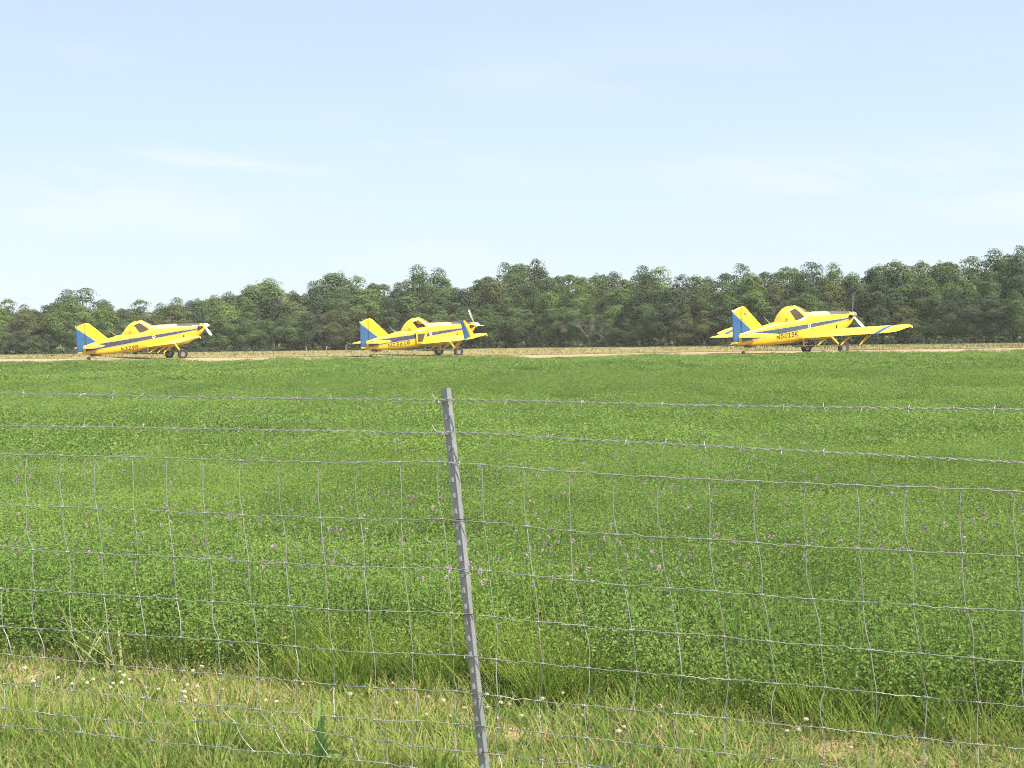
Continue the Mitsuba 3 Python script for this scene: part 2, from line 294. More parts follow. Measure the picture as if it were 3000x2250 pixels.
for name, size, dens, ln, variants, y0, y1 in tiers:
    for q in range(variants): tile_group(f'{name}_{"abc"[q]}', size, dens, ln, 11 + q + int(size * 10))
    rg = np.random.default_rng(5 + int(size))
    ny0 = 0 if y0 < 5 else None
    y = y0
    while y < y1 - 1e-6:
        half = .385 * (y + size) + 1.2
        nx = int(math.ceil(half / size))
        for k in range(-nx, nx):
            cx, cy = (k + .5) * size, y + size / 2
            if cy - size / 2 < crop_edge(cx - size / 2) - .02 and y0 < 5: continue          # the ragged front rows are added below
            if cy > crop_far(cx) + size * .2: continue
            n_inst += 1
            scene[f'alfalfa_crop__{n_inst:03d}'] = {'type': 'instance', 'group': ref(f'{name}_{"abc"[rg.integers(variants)]}'),
                'to_world': T().translate([cx, cy, float(ground_z(cx, cy))]).rotate([0, 0, 1], 90 * int(rg.integers(4))).scale([1 if rg.random() < .5 else -1, 1, float(.92 + .2 * rg.random())])}
        y += size
# front rows that follow the slanting edge
def front_plants():
    rg = np.random.default_rng(31); ns = 13500
    x = rg.uniform(-4.0, 4.2, ns); d = rg.uniform(-.05, 2.9, ns); y = crop_edge(x) + d + .10 * (meshkit.noise(np.stack([x * 3, 0 * x, 0 * x], -1)) - .5)
    # skip what the whole tiles cover
    k0 = np.floor(x / 2.0) * 2.0; row = np.floor((y - 4.5) / 2.0) * 2.0 + 4.5
    keep = row < crop_edge(k0) - .02
    dens = meshkit.noise(np.stack([x * 1.1 + 5, d * 1.4, 0 * x], -1))
    keep &= (d > .55) | (rg.random(ns) < np.where((x > -1.0) & (x < .35), .25, 1.0) * (.55 + dens))
    st = np.stack([x, y], 1)[keep]; d = d[keep]; ns = len(st)
    hh = .42 * (0.70 + 0.45 * meshkit.noise(np.stack([st[:, 0] * 2.2, st[:, 1] * 2.2, 0 * d], -1)) + rg.normal(0, .05, ns)) * (0.62 + .38 * np.clip((d + .1) / .5, 0, 1))
    lean = rg.normal(0, .10, (ns, 2)); k = np.repeat(np.arange(ns), 34); t = rg.random(len(k)) ** 0.75
    sp = 0.035 + .03 * t
    pos = np.stack([st[k, 0] + lean[k, 0] * t + rg.normal(0, 1, len(k)) * sp, st[k, 1] + lean[k, 1] * t + rg.normal(0, 1, len(k)) * sp, hh[k] * t + ground_z(st[k, 0], st[k, 1])], 1)
    nrm = np.stack([rg.normal(0, .55, len(k)), rg.normal(0, .55, len(k)) - .15, .75 + 0 * t], 1)
    L = .0200 * (.75 + .5 * rg.random(len(k)))
    return leaf_cards(pos, nrm, L, L * .42, rg, np.clip(rg.random(ns)[k] * .75 + .1 + rg.normal(0, .13, len(k)), 0, 1)), st, hh
fp, fst, fhh = front_plants()
n_inst += 1; put(f'alfalfa_crop__{n_inst:03d}', ply_parts([fp], 'crop_leaf'))
rg = np.random.default_rng(88); ns = 16000; ys = 5.2 + 17 * rg.random(ns) ** 1.5; xs = rg.uniform(-1, 1, ns) * (.39 * ys + .3); ok = ys > crop_edge(xs) + .02
b = np.stack([xs, ys, .22 + .06 * rg.random(ns)], 1)[ok]
v, f, u = blades(b, .16 + .12 * rg.random(len(b)), .0042, .1 + .3 * rg.random(len(b)), rg, .5, np.clip(.35 + .5 * rg.random(len(b)), 0, 1), 3); u[:, 1] = .5
n_inst += 1; put(f'alfalfa_crop__{n_inst:03d}', mikit.ply((v, f), 'crop_leaf', smooth=False, uv=u))
label('alfalfa_crop', 'dense green alfalfa crop filling the field behind the fence', 'crop', kind='stuff')
# purple blossoms over the crop
rg = np.random.default_rng(77); nb = 1700
yb = 5.2 + 34 * rg.random(nb * 3) ** 1.9; xb = rg.uniform(-1, 1, nb * 3) * (.39 * yb + .3)
ok = (yb > crop_edge(xb) + .15) & (meshkit.noise(np.stack([xb * .55 + 9, yb * .35, 0 * xb], -1)) + .16 * rg.random(nb * 3) > .47)
xb, yb = xb[ok][:nb], yb[ok][:nb]
bp = []
hb = .42 + .08 * rg.random(len(xb)); rad = .005 + .0065 * rg.random(len(xb)); tone = rg.random(len(xb))
k = np.repeat(np.arange(len(xb)), 14); u = rg.normal(size=(len(k), 3)); u /= np.linalg.norm(u, axis=1, keepdims=True)
pos = np.stack([xb[k], yb[k], hb[k]], 1) + u * rad[k][:, None] * [1, 1, 1.35]
put('alfalfa_blossom', ply_parts([leaf_cards(pos, u, rad[k] * 1.1, rad[k] * .7, rg, np.clip(tone[k] + rg.normal(0, .15, len(k)), 0, 1))], 'purple_petal'))
label('alfalfa_blossom', 'small purple blossoms scattered over the green crop', 'blossom', kind='stuff')

# ------------------------------------------------------------------ foreground grass
def scatter(n, x0, x1, d0, d1, rg):                           # d = metres in front of the crop edge (negative: towards the fence)
    x = rg.uniform(x0, x1, n); y = crop_edge(x) + rg.uniform(d0, d1, n)
    return np.stack([x, y, ground_z(x, y)], 1)
rg = np.random.default_rng(101); parts = []
b = scatter(66000, -3.2, 3.4, -2.1, .15, rg)
th = meshkit.noise(np.stack([b[:, 0] * 1.6, b[:, 1] * 1.6, 0 * b[:, 0]], -1)); keep = rg.random(len(b)) < .45 + .7 * th; b, th = b[keep], th[keep]
parts.append(blades(b, .045 + .055 * rg.random(len(b)) * (.5 + th), 0.0045 + .0035 * rg.random(len(b)), .2 + .7 * rg.random(len(b)), rg))
put('mown_grass', ply_parts(parts, 'grass_blade')); label('mown_grass', 'short mown grass strip with dry patches along the fence', 'grass', kind='stuff')
def tufts(n_tuft, per, x0, x1, d0, d1, h, w, rg, lean=.55, spread=.05):
    c = scatter(n_tuft, x0, x1, d0, d1, rg); k = np.repeat(np.arange(n_tuft), per)
    off = rg.normal(0, spread, (len(k), 2)); b = c[k].copy(); b[:, :2] += off; b[:, 2] = ground_z(b[:, 0], b[:, 1])
    hh = h * (.55 + .6 * rg.random(n_tuft))[k] * (.6 + .5 * rg.random(len(k)))
    dirs = np.arctan2(off[:, 1], off[:, 0]) + rg.normal(0, .6, len(k))
    return blades(b, hh, w * (.7 + .6 * rg.random(len(k))), lean * (.25 + .9 * rg.random(len(k))), rg, .7, np.clip(rg.random(n_tuft)[k] * .7 + .3 * rg.random(len(k)), 0, 1), 4, dirs)
parts = [tufts(80, 60, -1.15, .45, -.18, .60, .31, .0055, rg), tufts(11, 55, .45, 1.4, -.2, .25, .27, .0055, rg), tufts(30, 50, 1.15, 2.4, -.30, .40, .27, .006, rg),
         tufts(12, 45, -2.2, -1.15, -.1, .5, .32, .0055, rg), tufts(10, 30, -2.6, 2.4, .3, 2.5, .50, .006, rg)]
put('tall_grass', ply_parts(parts, 'tall_blade')); label('tall_grass', 'taller yellow green grass tufts along the front of the crop', 'grass', kind='stuff')
parts = [tufts(60, 36, -2.3, .1, -1.75, -1.05, .20, .0065, rg, .6, .04), tufts(16, 30, .1, 1.6, -1.7, -1.15, .15, .006, rg, .6, .04), tufts(34, 20, -2.4, 2.4, -1.2, -.1, .13, .005, rg, .7, .04)]
put('fence_line_grass', ply_parts(parts, 'tall_blade')); label('fence_line_grass', 'longer bright green grass growing at the foot of the fence', 'grass', kind='stuff')
# dry thatch lying on the soil
b = scatter(9000, -3.2, 3.4, -2.1, .1, rg); keep = meshkit.noise(np.stack([b[:, 0] * 1.5 + 4, b[:, 1] * 2.4, 0 * b[:, 0] + 1], -1)) > .42; b = b[keep]
v, f, u = blades(b, .02 + .03 * rg.random(len(b)), .004, 1.6 + 1.4 * rg.random(len(b)), rg, .3); u[:, 1] = .95
put('dry_thatch', ply_parts([(v, f, u)], 'grass_blade')); label('dry_thatch', 'dry tan grass clippings lying between the green blades', 'dry grass', kind='stuff')

# ------------------------------------------------------------------ aircraft (x forward from the rudder's trailing edge, y to port, z up from the ground)
XS = np.array([.50, 1.0, 1.6, 2.25, 3.3, 4.2, 4.9, 5.45, 5.7, 6.4, 7.3, 8.2, 9.0, 9.45, 9.62])
ZT = np.array([1.28, 1.42, 1.56, 1.71, 1.96, 2.09, 2.22, 2.46, 2.54, 2.58, 2.60, 2.61, 2.60, 2.56, 2.50])
ZB = np.array([.64, .60, .57, .57, .62, .68, .74, .79, .81, .86, .92, 1.08, 1.50, 1.86, 2.10])
HW = np.array([.07, .14, .21, .29, .43, .53, .58, .60, .60, .59, .56, .50, .42, .33, .23])
NE = np.array([2.2, 2.4, 2.8, 3.2, 3.6, 3.6, 3.4, 3.2, 3.1, 3.0, 3.0, 2.8, 2.4, 2.1, 2.0])
fzt, fzb, fhw, fne = (PchipInterpolator(XS, a) for a in (ZT, ZB, HW, NE))
def ring(x, off=0.0, n=40, th=None):
    zt, zb, hw, e = fzt(x), fzb(x), fhw(x), fne(x)
    th = np.arange(n) * 2 * np.pi / n if th is None else th
    c, s = np.cos(th), np.sin(th)
    y = (hw + off) * np.sign(c) * np.abs(c) ** (2 / e); z = (zt + zb) / 2 + ((zt - zb) / 2 + off) * np.sign(s) * np.abs(s) ** (2 / e)
    return np.stack([np.full(len(th), x), y, z], 1)
def loft(rings):
    n, m = len(rings), len(rings[0]); v = np.vstack(rings)
    i, j = np.meshgrid(np.arange(n - 1), np.arange(m), indexing='ij')
    q = np.stack([i * m + j, (i + 1) * m + j, (i + 1) * m + (j + 1) % m, i * m + (j + 1) % m], -1).reshape(-1, 4)
    f = np.vstack([q[:, [0, 2, 1]], q[:, [0, 3, 2]]])
    v = np.vstack([v, rings[0].mean(0), rings[-1].mean(0)]); j = np.arange(m)
    f = np.vstack([f, np.stack([j * 0 + n * m, (j + 1) % m, j], 1), np.stack([j * 0 + n * m + 1, (n - 1) * m + j, (n - 1) * m + (j + 1) % m], 1)])
    mesh = trimesh.Trimesh(v, f, process=False)
    if mesh.volume < 0: mesh.invert()
    return mesh
def side_y(x, z, off=0.0):                                    # half width of the fuselage at (x, z)
    zt, zb, hw, e = fzt(x), fzb(x), fhw(x), fne(x)
    t = np.clip(np.abs((z - (zt + zb) / 2) / ((zt - zb) / 2)), 0, .999)
    return hw * (1 - t ** e) ** (1 / e) + off
def side_strip(xa, xb, lo, hi, side, off, nx=40, nz=4):       # a band on the fuselage side between the lines lo(x) and hi(x)
    xs = np.linspace(xa, xb, nx); V = []
    for x in xs:
        z = np.linspace(lo(x), hi(x), nz); V.append(np.stack([np.full(nz, x), side * side_y(x, z, off), z], 1))
    i, j = np.meshgrid(np.arange(nx - 1), np.arange(nz - 1), indexing='ij')
    q = np.stack([i * nz + j, (i + 1) * nz + j, (i + 1) * nz + j + 1, i * nz + j + 1], -1).reshape(-1, 4)
    f = np.vstack([q[:, [0, 1, 2]], q[:, [0, 2, 3]]])
    return trimesh.Trimesh(np.vstack(V), f if side < 0 else f[:, ::-1], process=False)
def top_strip(xa, xb, a, off, nx=16, nt=9):                   # a panel over the top of the fuselage, a = half angle
    V = [ring(x, off, th=np.pi / 2 + np.linspace(-a, a, nt)) for x in np.linspace(xa, xb, nx)]
    Vi = [ring(x, -.01, th=np.pi / 2 + np.linspace(-a, a, nt)[::-1]) for x in np.linspace(xa, xb, nx)]
    return loft([np.vstack([p, q_]) for p, q_ in zip(V, Vi)])
CX_ = np.array([3.36, 3.56, 3.76, 4.03, 4.3, 4.58, 4.86, 4.98, 5.62]); CT = np.array([1.96, 2.24, 2.50, 2.75, 2.90, 2.965, 2.975, 2.91, 2.52]); CW = np.array([.14, .30, .38, .43, .47, .485, .485, .485, .46])
def cockpit_hull(d=0.0):
    R = []
    for x in np.concatenate([np.linspace(3.38 + 3 * d, 4.84, 14), np.linspace(4.9, 5.60 - d, 7)]):
        top = np.interp(x, CX_, CT) - d; w = np.interp(x, CX_, CW) - d; zb = 1.78
        th = np.arange(32) * 2 * np.pi / 32; c, s = np.cos(th), np.sin(th); e = 3.4
        z = (top + zb) / 2 + (top - zb) / 2 * np.sign(s) * np.abs(s) ** (2 / e)
        tumble = 1 - .22 * np.clip((z - 2.15) / .8, 0, 1)
        R.append(np.stack([np.full(32, x), w * tumble * np.sign(c) * np.abs(c) ** (2 / e), z], 1))
    return loft(R)
WIN = [(4.16, 2.62), (4.62, 2.79), (5.40, 2.18), (4.58, 2.02)]
def shell():
    hull = man(cockpit_hull()); inner = man(cockpit_hull(.035))
    side = man(prism_xz(WIN, -.8, .8))
    ws = np.array([(5.0, 2.86), (5.05, 2.95), (5.62, 2.58), (5.50, 2.50)])
    front = man(prism_xz(ws, -.33, .33))
    roof = man(rbox(.34, .16, .3, (4.62, -.13, 2.95), .005))
    return (hull - inner) - side - front
def xz_uv(v): return np.stack([v[:, 0], v[:, 2]], 1)
def cockpit_side_y(x, z):
    w = np.interp(x, CX_, CW); top = np.interp(x, CX_, CT); zb = 1.78
    t = np.clip(abs((z - (top + zb) / 2) / ((top - zb) / 2)), 0, .99)
    return w * (1 - .22 * np.clip((z - 2.15) / .8, 0, 1)) * (1 - t ** 3.4) ** (1 / 3.4)
def pane_mesh(poly, s, inset=.012):
    c = np.mean(poly, 0); pts = []
    P = [np.array(a) + (np.array(c) - a) * -.02 for a in poly]
    P = np.array([(a[0], s * (cockpit_side_y(a[0], a[1]) - inset), a[1]) for a in P])
    return trimesh.Trimesh(P, [[0, 1, 2], [0, 2, 3]], process=False)
def pane_grid(poly, s, off, n=7):                             # a pane that follows the curved side
    a, b, c, d = [np.array(q) for q in poly]; V = []
    for u in np.linspace(0, 1, n):
        for t in np.linspace(0, 1, n):
            q = (a * (1 - t) + b * t) * (1 - u) + (d * (1 - t) + c * t) * u; V.append((q[0], s * (cockpit_side_y(q[0], q[1]) + off), q[1]))
    i, j = np.meshgrid(np.arange(n - 1), np.arange(n - 1), indexing='ij'); k = i * n + j
    return trimesh.Trimesh(V, np.vstack([np.stack([k, k + 1, k + n + 1], -1).reshape(-1, 3), np.stack([k, k + n + 1, k + n], -1).reshape(-1, 3)]), process=False)
def aerofoil(n=18):
    t = (1 - np.cos(np.linspace(0, np.pi, n))) / 2
    yt = 5 * (.2969 * np.sqrt(t) - .126 * t - .3516 * t ** 2 + .2843 * t ** 3 - .1036 * t ** 4)
    cam = .12 * t * (1 - t)
    up = np.stack([t, cam + yt], 1); lo = np.stack([t, cam - yt], 1)
    return up, lo
INC = math.radians(12.5)
def wing_section(y, lex, tex, lez_te, thick):
    up, lo = aerofoil(); ch = lex - tex
    pts = np.vstack([up[::-1], lo[1:-1]])
    yt = np.concatenate([(up[::-1, 1] - .12 * up[::-1, 0] * (1 - up[::-1, 0])), lo[1:-1, 1] - .12 * lo[1:-1, 0] * (1 - lo[1:-1, 0])])
    cam = .12 * pts[:, 0] * (1 - pts[:, 0])
    xl = lex - pts[:, 0] * ch; zl = cam * ch + yt * thick * ch
    u = tex + (xl - tex) * math.cos(INC) - zl * math.sin(INC); z = lez_te + (xl - tex) * math.sin(INC) + zl * math.cos(INC)
    return np.stack([u, np.full(len(u), y), z], 1)
TEX, CH, ZTE = 5.00, 1.86, .98
def wing_mesh(s):
    R = []
    for a in np.concatenate([np.linspace(.35, 7.2, 24), 7.2 + .72 * np.sin(np.linspace(0.12, 1, 9) * np.pi / 2)]):
        r = max(0, (a - 7.2) / .72); k = math.sqrt(max(0, 1 - r ** 2.2))
        le = TEX + CH - (1 - k) * .38; te = TEX + (1 - k) * .55 * .9 + .0
        zt = ZTE + (a - .6) * math.tan(math.radians(2.4)) + (1 - k) * .10
        R.append(wing_section(s * a, le, min(te, le - .25), zt, .16 * (1 - .25 * a / 7.9) * max(.18, k)))
    return loft(R)
def winglet_mesh(s):
    zb = ZTE + 6.9 * math.tan(math.radians(2.4)) + .02; rows_ = []
    for t in np.linspace(0, 1, 8):
        x0 = 5.98 * (1 - t) + 5.00 * t; x1 = 5.04 * (1 - t) + 4.60 * t; z = zb + .14 * (1 - t) + 1.36 * t
        th = np.linspace(0, 2 * np.pi, 24, endpoint=False); c = (1 - np.cos(th)) / 2
        rows_.append(np.stack([x0 + (x1 - x0) * c, s * (7.45 + .16 * t) + .035 * np.sin(th) * (1 - .5 * c), z - .22 * (1 - t) * c], 1))
    return loft(rows_), np.concatenate([np.tile((1 - np.cos(np.linspace(0, 2 * np.pi, 24, endpoint=False))) / 2, 8), [.5, .5]])
def plate(poly, thick, bev=.02):                              # tail surfaces: polygon (x, z) about 2*thick wide, thinner at the rim
    P = Polygon(poly); a = prism_xz(list(P.exterior.coords)[:-1], -thick * .25, thick * .25)
    Q = P.buffer(-.05); b = prism_xz(list(Q.exterior.coords)[:-1], -thick, thick)
    return m3.Manifold.batch_hull([man(a), man(b)]) if P.convex_hull.area < P.area * 1.02 else man(a) + man(b)
HX = .66
FIN = [(2.36, 1.70), (1.10, 2.80), (.98, 2.90), (.82, 2.93), (HX + .012, 2.90), (HX + .012, 1.2), (1.2, 1.3)]
RUD = [(HX - .012, 2.895), (.30, 2.77), (.03, 2.62), (.05, 1.4), (.09, .70), (HX - .012, .66)]
def tail_half(s, elevator):
    xs0, xs1 = (.50, .93) if elevator else (.95, 1.62); R = []
    for a in np.linspace(.06, 2.68, 10):
        le = xs1 - (0 if elevator else .20 * a / 2.68 + (.14 * max(0, (a - 2.35) / .33) ** 2)); te = xs0
        th = np.linspace(0, 2 * np.pi, 18, endpoint=False); c = (1 - np.cos(th)) / 2
        x = le + (te - le) * c
        t = (.075 if not elevator else .06) * (1 - .4 * a / 2.7); t = t * np.abs(np.sin(th)) ** (.7) * np.sign(np.sin(th)) * (1 - (.75 * c if elevator else .15 * c))
        R.append(np.stack([x, np.full(18, s * a), 1.09 + (x - .5) * math.tan(math.radians(10)) + t], 1))
    return loft(R)
def blade_mesh(phi):
    R = []
    for t in np.linspace(0, 1, 12):
        r = .16 + 1.22 * t; ch = .10 + .13 * math.sin(min(1, t * 1.5) * math.pi / 2) * (1 - .30 * max(0, t - .6) / .4); ch *= math.sqrt(max(.08, 1 - max(0, (t - .9) / .1) ** 2))
        tw = math.radians(16 - 10 * t); th = np.linspace(0, 2 * np.pi, 12, endpoint=False)
        a, b = ch / 2 * np.cos(th), (.022 - .014 * t) * np.sin(th)
        x = a * math.cos(tw) - b * math.sin(tw); q = a * math.sin(tw) + b * math.cos(tw)
        R.append(np.stack([x, q, np.full(12, r)], 1))
    m = loft(R)
    m.apply_transform(trimesh.transformations.rotation_matrix(phi, [1, 0, 0]))            # phi towards starboard (-y)
    return m
SP = np.array([9.62, 0, 2.36]); TILT = math.radians(8)
def spin(m, at=SP):
    m = m.copy(); m.apply_transform(trimesh.transformations.rotation_matrix(-TILT, [0, 1, 0])); m.apply_translation(at); return m
def text_on_side(txt, x0, z0, x1, z1, h):
    m = meshkit.text_mesh(txt, h, .004, True); v = m.vertices.copy(); ln = v[:, 0].max()
    w = math.hypot(x1 - x0, z1 - z0); c, s = (x1 - x0) / w, (z1 - z0) / w
    u = v[:, 0] * w / ln; x = x0 + u * c - v[:, 1] * 0 ; z = z0 + u * s + v[:, 1]
    m.vertices = np.stack([x, -(side_y(x, z, .006) + v[:, 2]), z], 1)
    return m
up_line = lambda x: np.interp(x, [.5, 1.43, 6.65, 9.3], [1.17, 1.35, 1.97, 2.235])
lo_line = lambda x: np.interp(x, [.5, 2.2, 6.65, 9.3], [.80, 1.08, 1.75, 2.165])
G0 = {}
def geo(name, make):                                          # each shape is written once and shared by the three aircraft
    if name not in G0: G0[name] = make()
    return G0[name]
TYRE = [(.17, -.10), (.23, -.125), (.30, -.135), (.345, -.115), (.362, -.06), (.366, 0), (.362, .06), (.345, .115), (.30, .135), (.23, .125), (.17, .10), (.17, -.10)]

def airplane(px, py, D, heading, pitch, text, tx, blades_at, blade_mats, stripe, wing_m, open_door=False, winglets=False, extra_antenna=False, spinner_m='white_paint', tail_drop=0.0, wing_dx=0.0, lab=''):
    key = numbered('airplane'); p = at_depth(px, py, D)
    M = T().translate(p.tolist()).rotate([0, 0, 1], heading).rotate([0, 1, 0], -pitch).translate([-7.35, 0, 0])
    label(key, lab, 'airplane', 'yellow crop spraying airplanes parked on the dirt strip')
    used = {}
    def part(path, shape):
        base, _, leaf = path.rpartition('__'); n = used.get(path, 0); used[path] = n + 1
        name = path + (f'_{n:03d}' if n else ''); put(f'{key}__{name}', shape, M @ T().translate([wing_dx, 0, 0]) if base.startswith('wing') or leaf == 'wing' else M); return name
    def plain(name, make, m, smooth=30): return {**geo(name, lambda: mikit.ply(make(), m, smooth=smooth)), 'bsdf': ref(m)}
    xr = np.concatenate([np.linspace(.50, 2.2, 10), np.linspace(2.4, 5.4, 16), np.linspace(5.5, 9.0, 18), np.linspace(9.1, 9.62, 8)])
    part('fuselage', geo('fus', lambda: ply_uv(loft([ring(x) for x in xr]), 'paint_fuselage', xz_uv, 40)))
    # coloured band along both sides, dark and cream edged
    for s in (-1, 1):
        part('fuselage__stripe_edge', plain(f'se{s}', lambda: side_strip(.66, 9.3, lambda x: lo_line(x) - .050, lambda x: up_line(x) + .050, s, .003), 'stripe_dark', True))
        part('fuselage__stripe_edge', plain(f'sc{s}', lambda: side_strip(.66, 9.3, lambda x: lo_line(x) - .028, lambda x: up_line(x) + .028, s, .006), 'stripe_cream', True))
        n = part('fuselage__stripe', plain(f'sb{s}', lambda: side_strip(.66, 9.3, lo_line, up_line, s, .009), stripe, True))
        part('fuselage__exhaust_pipe', plain(f'ex{s}', lambda: tube([(9.42, s * .26, 2.28), (9.30, s * .38, 2.29), (9.16, s * .47, 2.29), (9.02, s * .52, 2.28)], [.085, .10, .105, .11], 16), 'exhaust_brown', 40))
        part('fuselage__exhaust_opening', plain(f'eo{s}', lambda: tube([(9.025, s * .518, 2.28), (9.008, s * .525, 2.28)], .09, 16), 'soot', False))
        part('fuselage__air_inlet', plain(f'ai{s}', lambda: rbox(.10, .03, .30, (7.85, s * (side_y(7.85, 1.62) + .0), 1.62), .01), 'cabin_dark'))
        part('fuselage__emblem', plain(f'em{s}', lambda: align_y(revolve([(0, -.012), (.115, -.012), (.115, .012), (0, .012)], 24)).apply_translation([5.55, s * side_y(5.55, 1.72, .006), 1.72]), 'white_paint', False))
        part('fuselage__emblem_centre', plain(f'ec{s}', lambda: align_y(revolve([(0, -.016), (.065, -.016), (.065, .016), (0, .016)], 20)).apply_translation([5.55, s * side_y(5.55, 1.72, .008), 1.72]), stripe, False))
    part('fuselage__registration', mikit.ply(text_on_side(text, *tx), 'letter_black', smooth=False))
    labels[f'{key}__fuselage__registration'] = {'label': f'black registration letters {text} on the yellow side'}
    part('fuselage__anti_glare_panel', plain('agp', lambda: top_strip(7.42, 9.25, .86, .006), 'matt_dark_panel'))
    part('fuselage__hopper_cover', plain('hop', lambda: top_strip(5.78, 7.36, .95, .02), 'hopper_tan'))
    for xx, yy in ((5.98, -.2), (6.25, .1), (6.9, -.05), (7.15, .12)):
        part('fuselage__hopper_latch', plain(f'la{xx}', lambda: rbox(.16, .10, .09, (xx, yy, float(fzt(xx)) + .05), .015), 'dark_steel'))
    part('fuselage__lid_handle', plain('lh', lambda: tube([(6.78, -.1, 2.6), (6.82, -.1, 2.70), (7.02, -.1, 2.70), (7.06, -.1, 2.6)], .014), 'dark_steel', True))
    part('fuselage__tail_box', plain('tb', lambda: rbox(.75, .26, .16, (1.35, 0, .56), .02), 'dark_steel'))
    # cockpit
    part('cockpit', geo('cock', lambda: ply_uv(shell(), 'paint_fuselage', xz_uv, 35)))
    for s in (-1, 1):
        if not (open_door and s == -1): part('cockpit__side_window', plain(f'sw{s}', lambda: pane_mesh(WIN, s), 'tinted_glass', False))
        part('cockpit__quarter_window', plain(f'qw{s}', lambda: pane_grid([(4.76, 2.87), (4.96, 2.885), (5.60, 2.50), (5.50, 2.30)], s, .008), 'pale_glass', True))
        part('cockpit__roof_vent', plain(f'rv{s}', lambda: trimesh.Trimesh(*(lambda m: (m.vertices, m.faces))(rbox(.26, .12, .04, (4.52, s * .14, 2.935), .008))), 'cabin_dark'))
        part('cockpit__side_scoop', plain(f'sk{s}', lambda: trimesh.convex.convex_hull(np.array([(3.72, s * .34, 2.25), (4.02, s * .40, 2.42), (4.05, s * .55, 2.36), (3.95, s * .55, 2.12), (3.85, s * .36, 2.08), (4.0, s * .40, 2.10)])), 'paint_yellow'))
    part('cockpit__windshield', plain('wsh', lambda: trimesh.Trimesh([(5.005, -.30, 2.875), (5.005, .30, 2.875), (5.585, .33, 2.525), (5.585, -.33, 2.525)], [[0, 1, 2], [0, 2, 3]], process=False), 'window_glass', False))
    part('cockpit__windshield_post', plain('wsp', lambda: cat([tube([(5.0, s * .34, 2.885), (5.6, s * .40, 2.53)], .014, 6) for s in (-1, 1)]), 'paint_yellow'))
    part('cockpit__seat', plain('seat', lambda: cat([rbox(.42, .44, .16, (4.35, 0, 2.12), .03), rbox(.14, .44, .72, (4.12, 0, 2.40), .03)]), 'seat_brown'))
    part('cockpit__instrument_panel', plain('ins', lambda: rbox(.18, .62, .26, (5.18, 0, 2.36), .02), 'cabin_dark'))
    if open_door:
        def door_mesh():
            O = [(4.28, 1.92), (5.36, 2.00), (5.30, 1.90), (4.90, 1.04), (4.36, 1.02)]
            I = [(4.42, 1.72), (5.08, 1.78), (4.84, 1.14), (4.44, 1.12)]
            return prism_xz_h(O, I, -.665, -.625)
        def prism_xz_h(O, I, y0, y1):
            m = trimesh.creation.extrude_polygon(Polygon(O, [I]), y1 - y0, engine='earcut'); v = m.vertices.copy(); m.vertices = np.stack([v[:, 0], y1 - v[:, 2], v[:, 1]], 1); return m
        part('door', plain('door', door_mesh, 'paint_yellow')); label(f'{key}__door', 'yellow cockpit door hanging open and folded down')
        part('door__pane', plain('dpane', lambda: trimesh.Trimesh([(4.40, -.645, 1.74), (5.10, -.645, 1.80), (4.85, -.645, 1.12), (4.42, -.645, 1.10)], [[0, 1, 2], [0, 2, 3]], process=False), 'tinted_glass', False))
        part('door__hinge', plain('dh', lambda: tube([(4.3, -.615, 1.95), (5.3, -.615, 2.01)], .02, 8), 'paint_yellow'))
    # wings, tail
    for s in (-1, 1):
        w = part('wing', {**geo(f'wing{s}', lambda: ply_uv(wing_mesh(s), wing_m, lambda v: v[:, :2], 40)), 'bsdf': ref(wing_m)})
        part(f'{w}__root_fairing', plain(f'rf{s}', lambda: tube([(5.05, s * .60, 1.02), (5.7, s * .605, 1.27), (6.3, s * .60, 1.42), (6.9, s * .58, 1.46)], [.03, .055, .06, .03], 8), 'paint_yellow', True))
        if winglets:
            def wl():
                m, c = winglet_mesh(s); return mikit.ply(m, 'paint_winglet', smooth=True, uv=np.stack([c, m.vertices[:, 2]], 1))
            wn = part(f'{w}__winglet', geo(f'wl{s}', wl)); labels[f'{key}__{wn}'] = {'label': 'upright swept winglet painted blue with a yellow front edge'}
        part(f'{w}__tip_lamp', plain(f'tl{s}', lambda: trimesh.creation.icosphere(2, .05).apply_translation([6.7, s * 7.72, ZTE + .57]), 'white_paint', True))
        part('tailplane', plain(f'tp{s}', lambda: tail_half(s, False), 'paint_yellow', 40))
        part('elevator', plain(f'el{s}', lambda: tail_half(s, True), 'paint_yellow', 40))
        part('tailplane_strut', plain(f'ts{s}', lambda: tube([(1.25, s * .16, .66), (1.15, s * 1.25, 1.18)], .022, 8), 'paint_yellow', True))
        part('gear_leg', plain(f'gl{s}', lambda: cat([tube([(7.05, s * .72, 1.12), (7.16, s * 1.0, .86), (7.30, s * 1.34, .50), (7.33, s * 1.46, .36)], [.085, .075, .06, .055], 10)]), 'paint_yellow', True))
        wn = part('main_wheel', plain(f'ty{s}', lambda: align_y(revolve(TYRE, 40)).apply_translation([7.35, s * 1.62, .366]), 'rubber'))
        part(f'{wn}__hub', plain(f'hu{s}', lambda: align_y(revolve([(0, -.09), (.06, -.09), (.07, -.075), (.15, -.085), (.185, -.10), (.185, .10), (.15, .085), (.07, .075), (.06, .09), (0, .09)], 28)).apply_translation([7.35, s * 1.62, .366]), 'hub_grey'))
        for yy in (2.3, 4.2, 5.7):
            z = ZTE + (yy - .6) * math.tan(math.radians(2.4))
            part('boom_hanger', plain(f'bh{s}{yy}', lambda: cat([tube([(5.55, s * yy, z - .02), (4.58, s * yy, .54)], .026, 6), tube([(5.30, s * yy, z - .02), (4.58, s * yy, .54)], .020, 6)] + [tube([(5.55 - .97 * t, s * yy, z - .02 - (z - .56) * t), (5.30 - .72 * t, s * yy, z - .02 - (z - .56) * t)], .016, 6) for t in (.15, .35, .55, .75)]), 'paint_yellow', True))
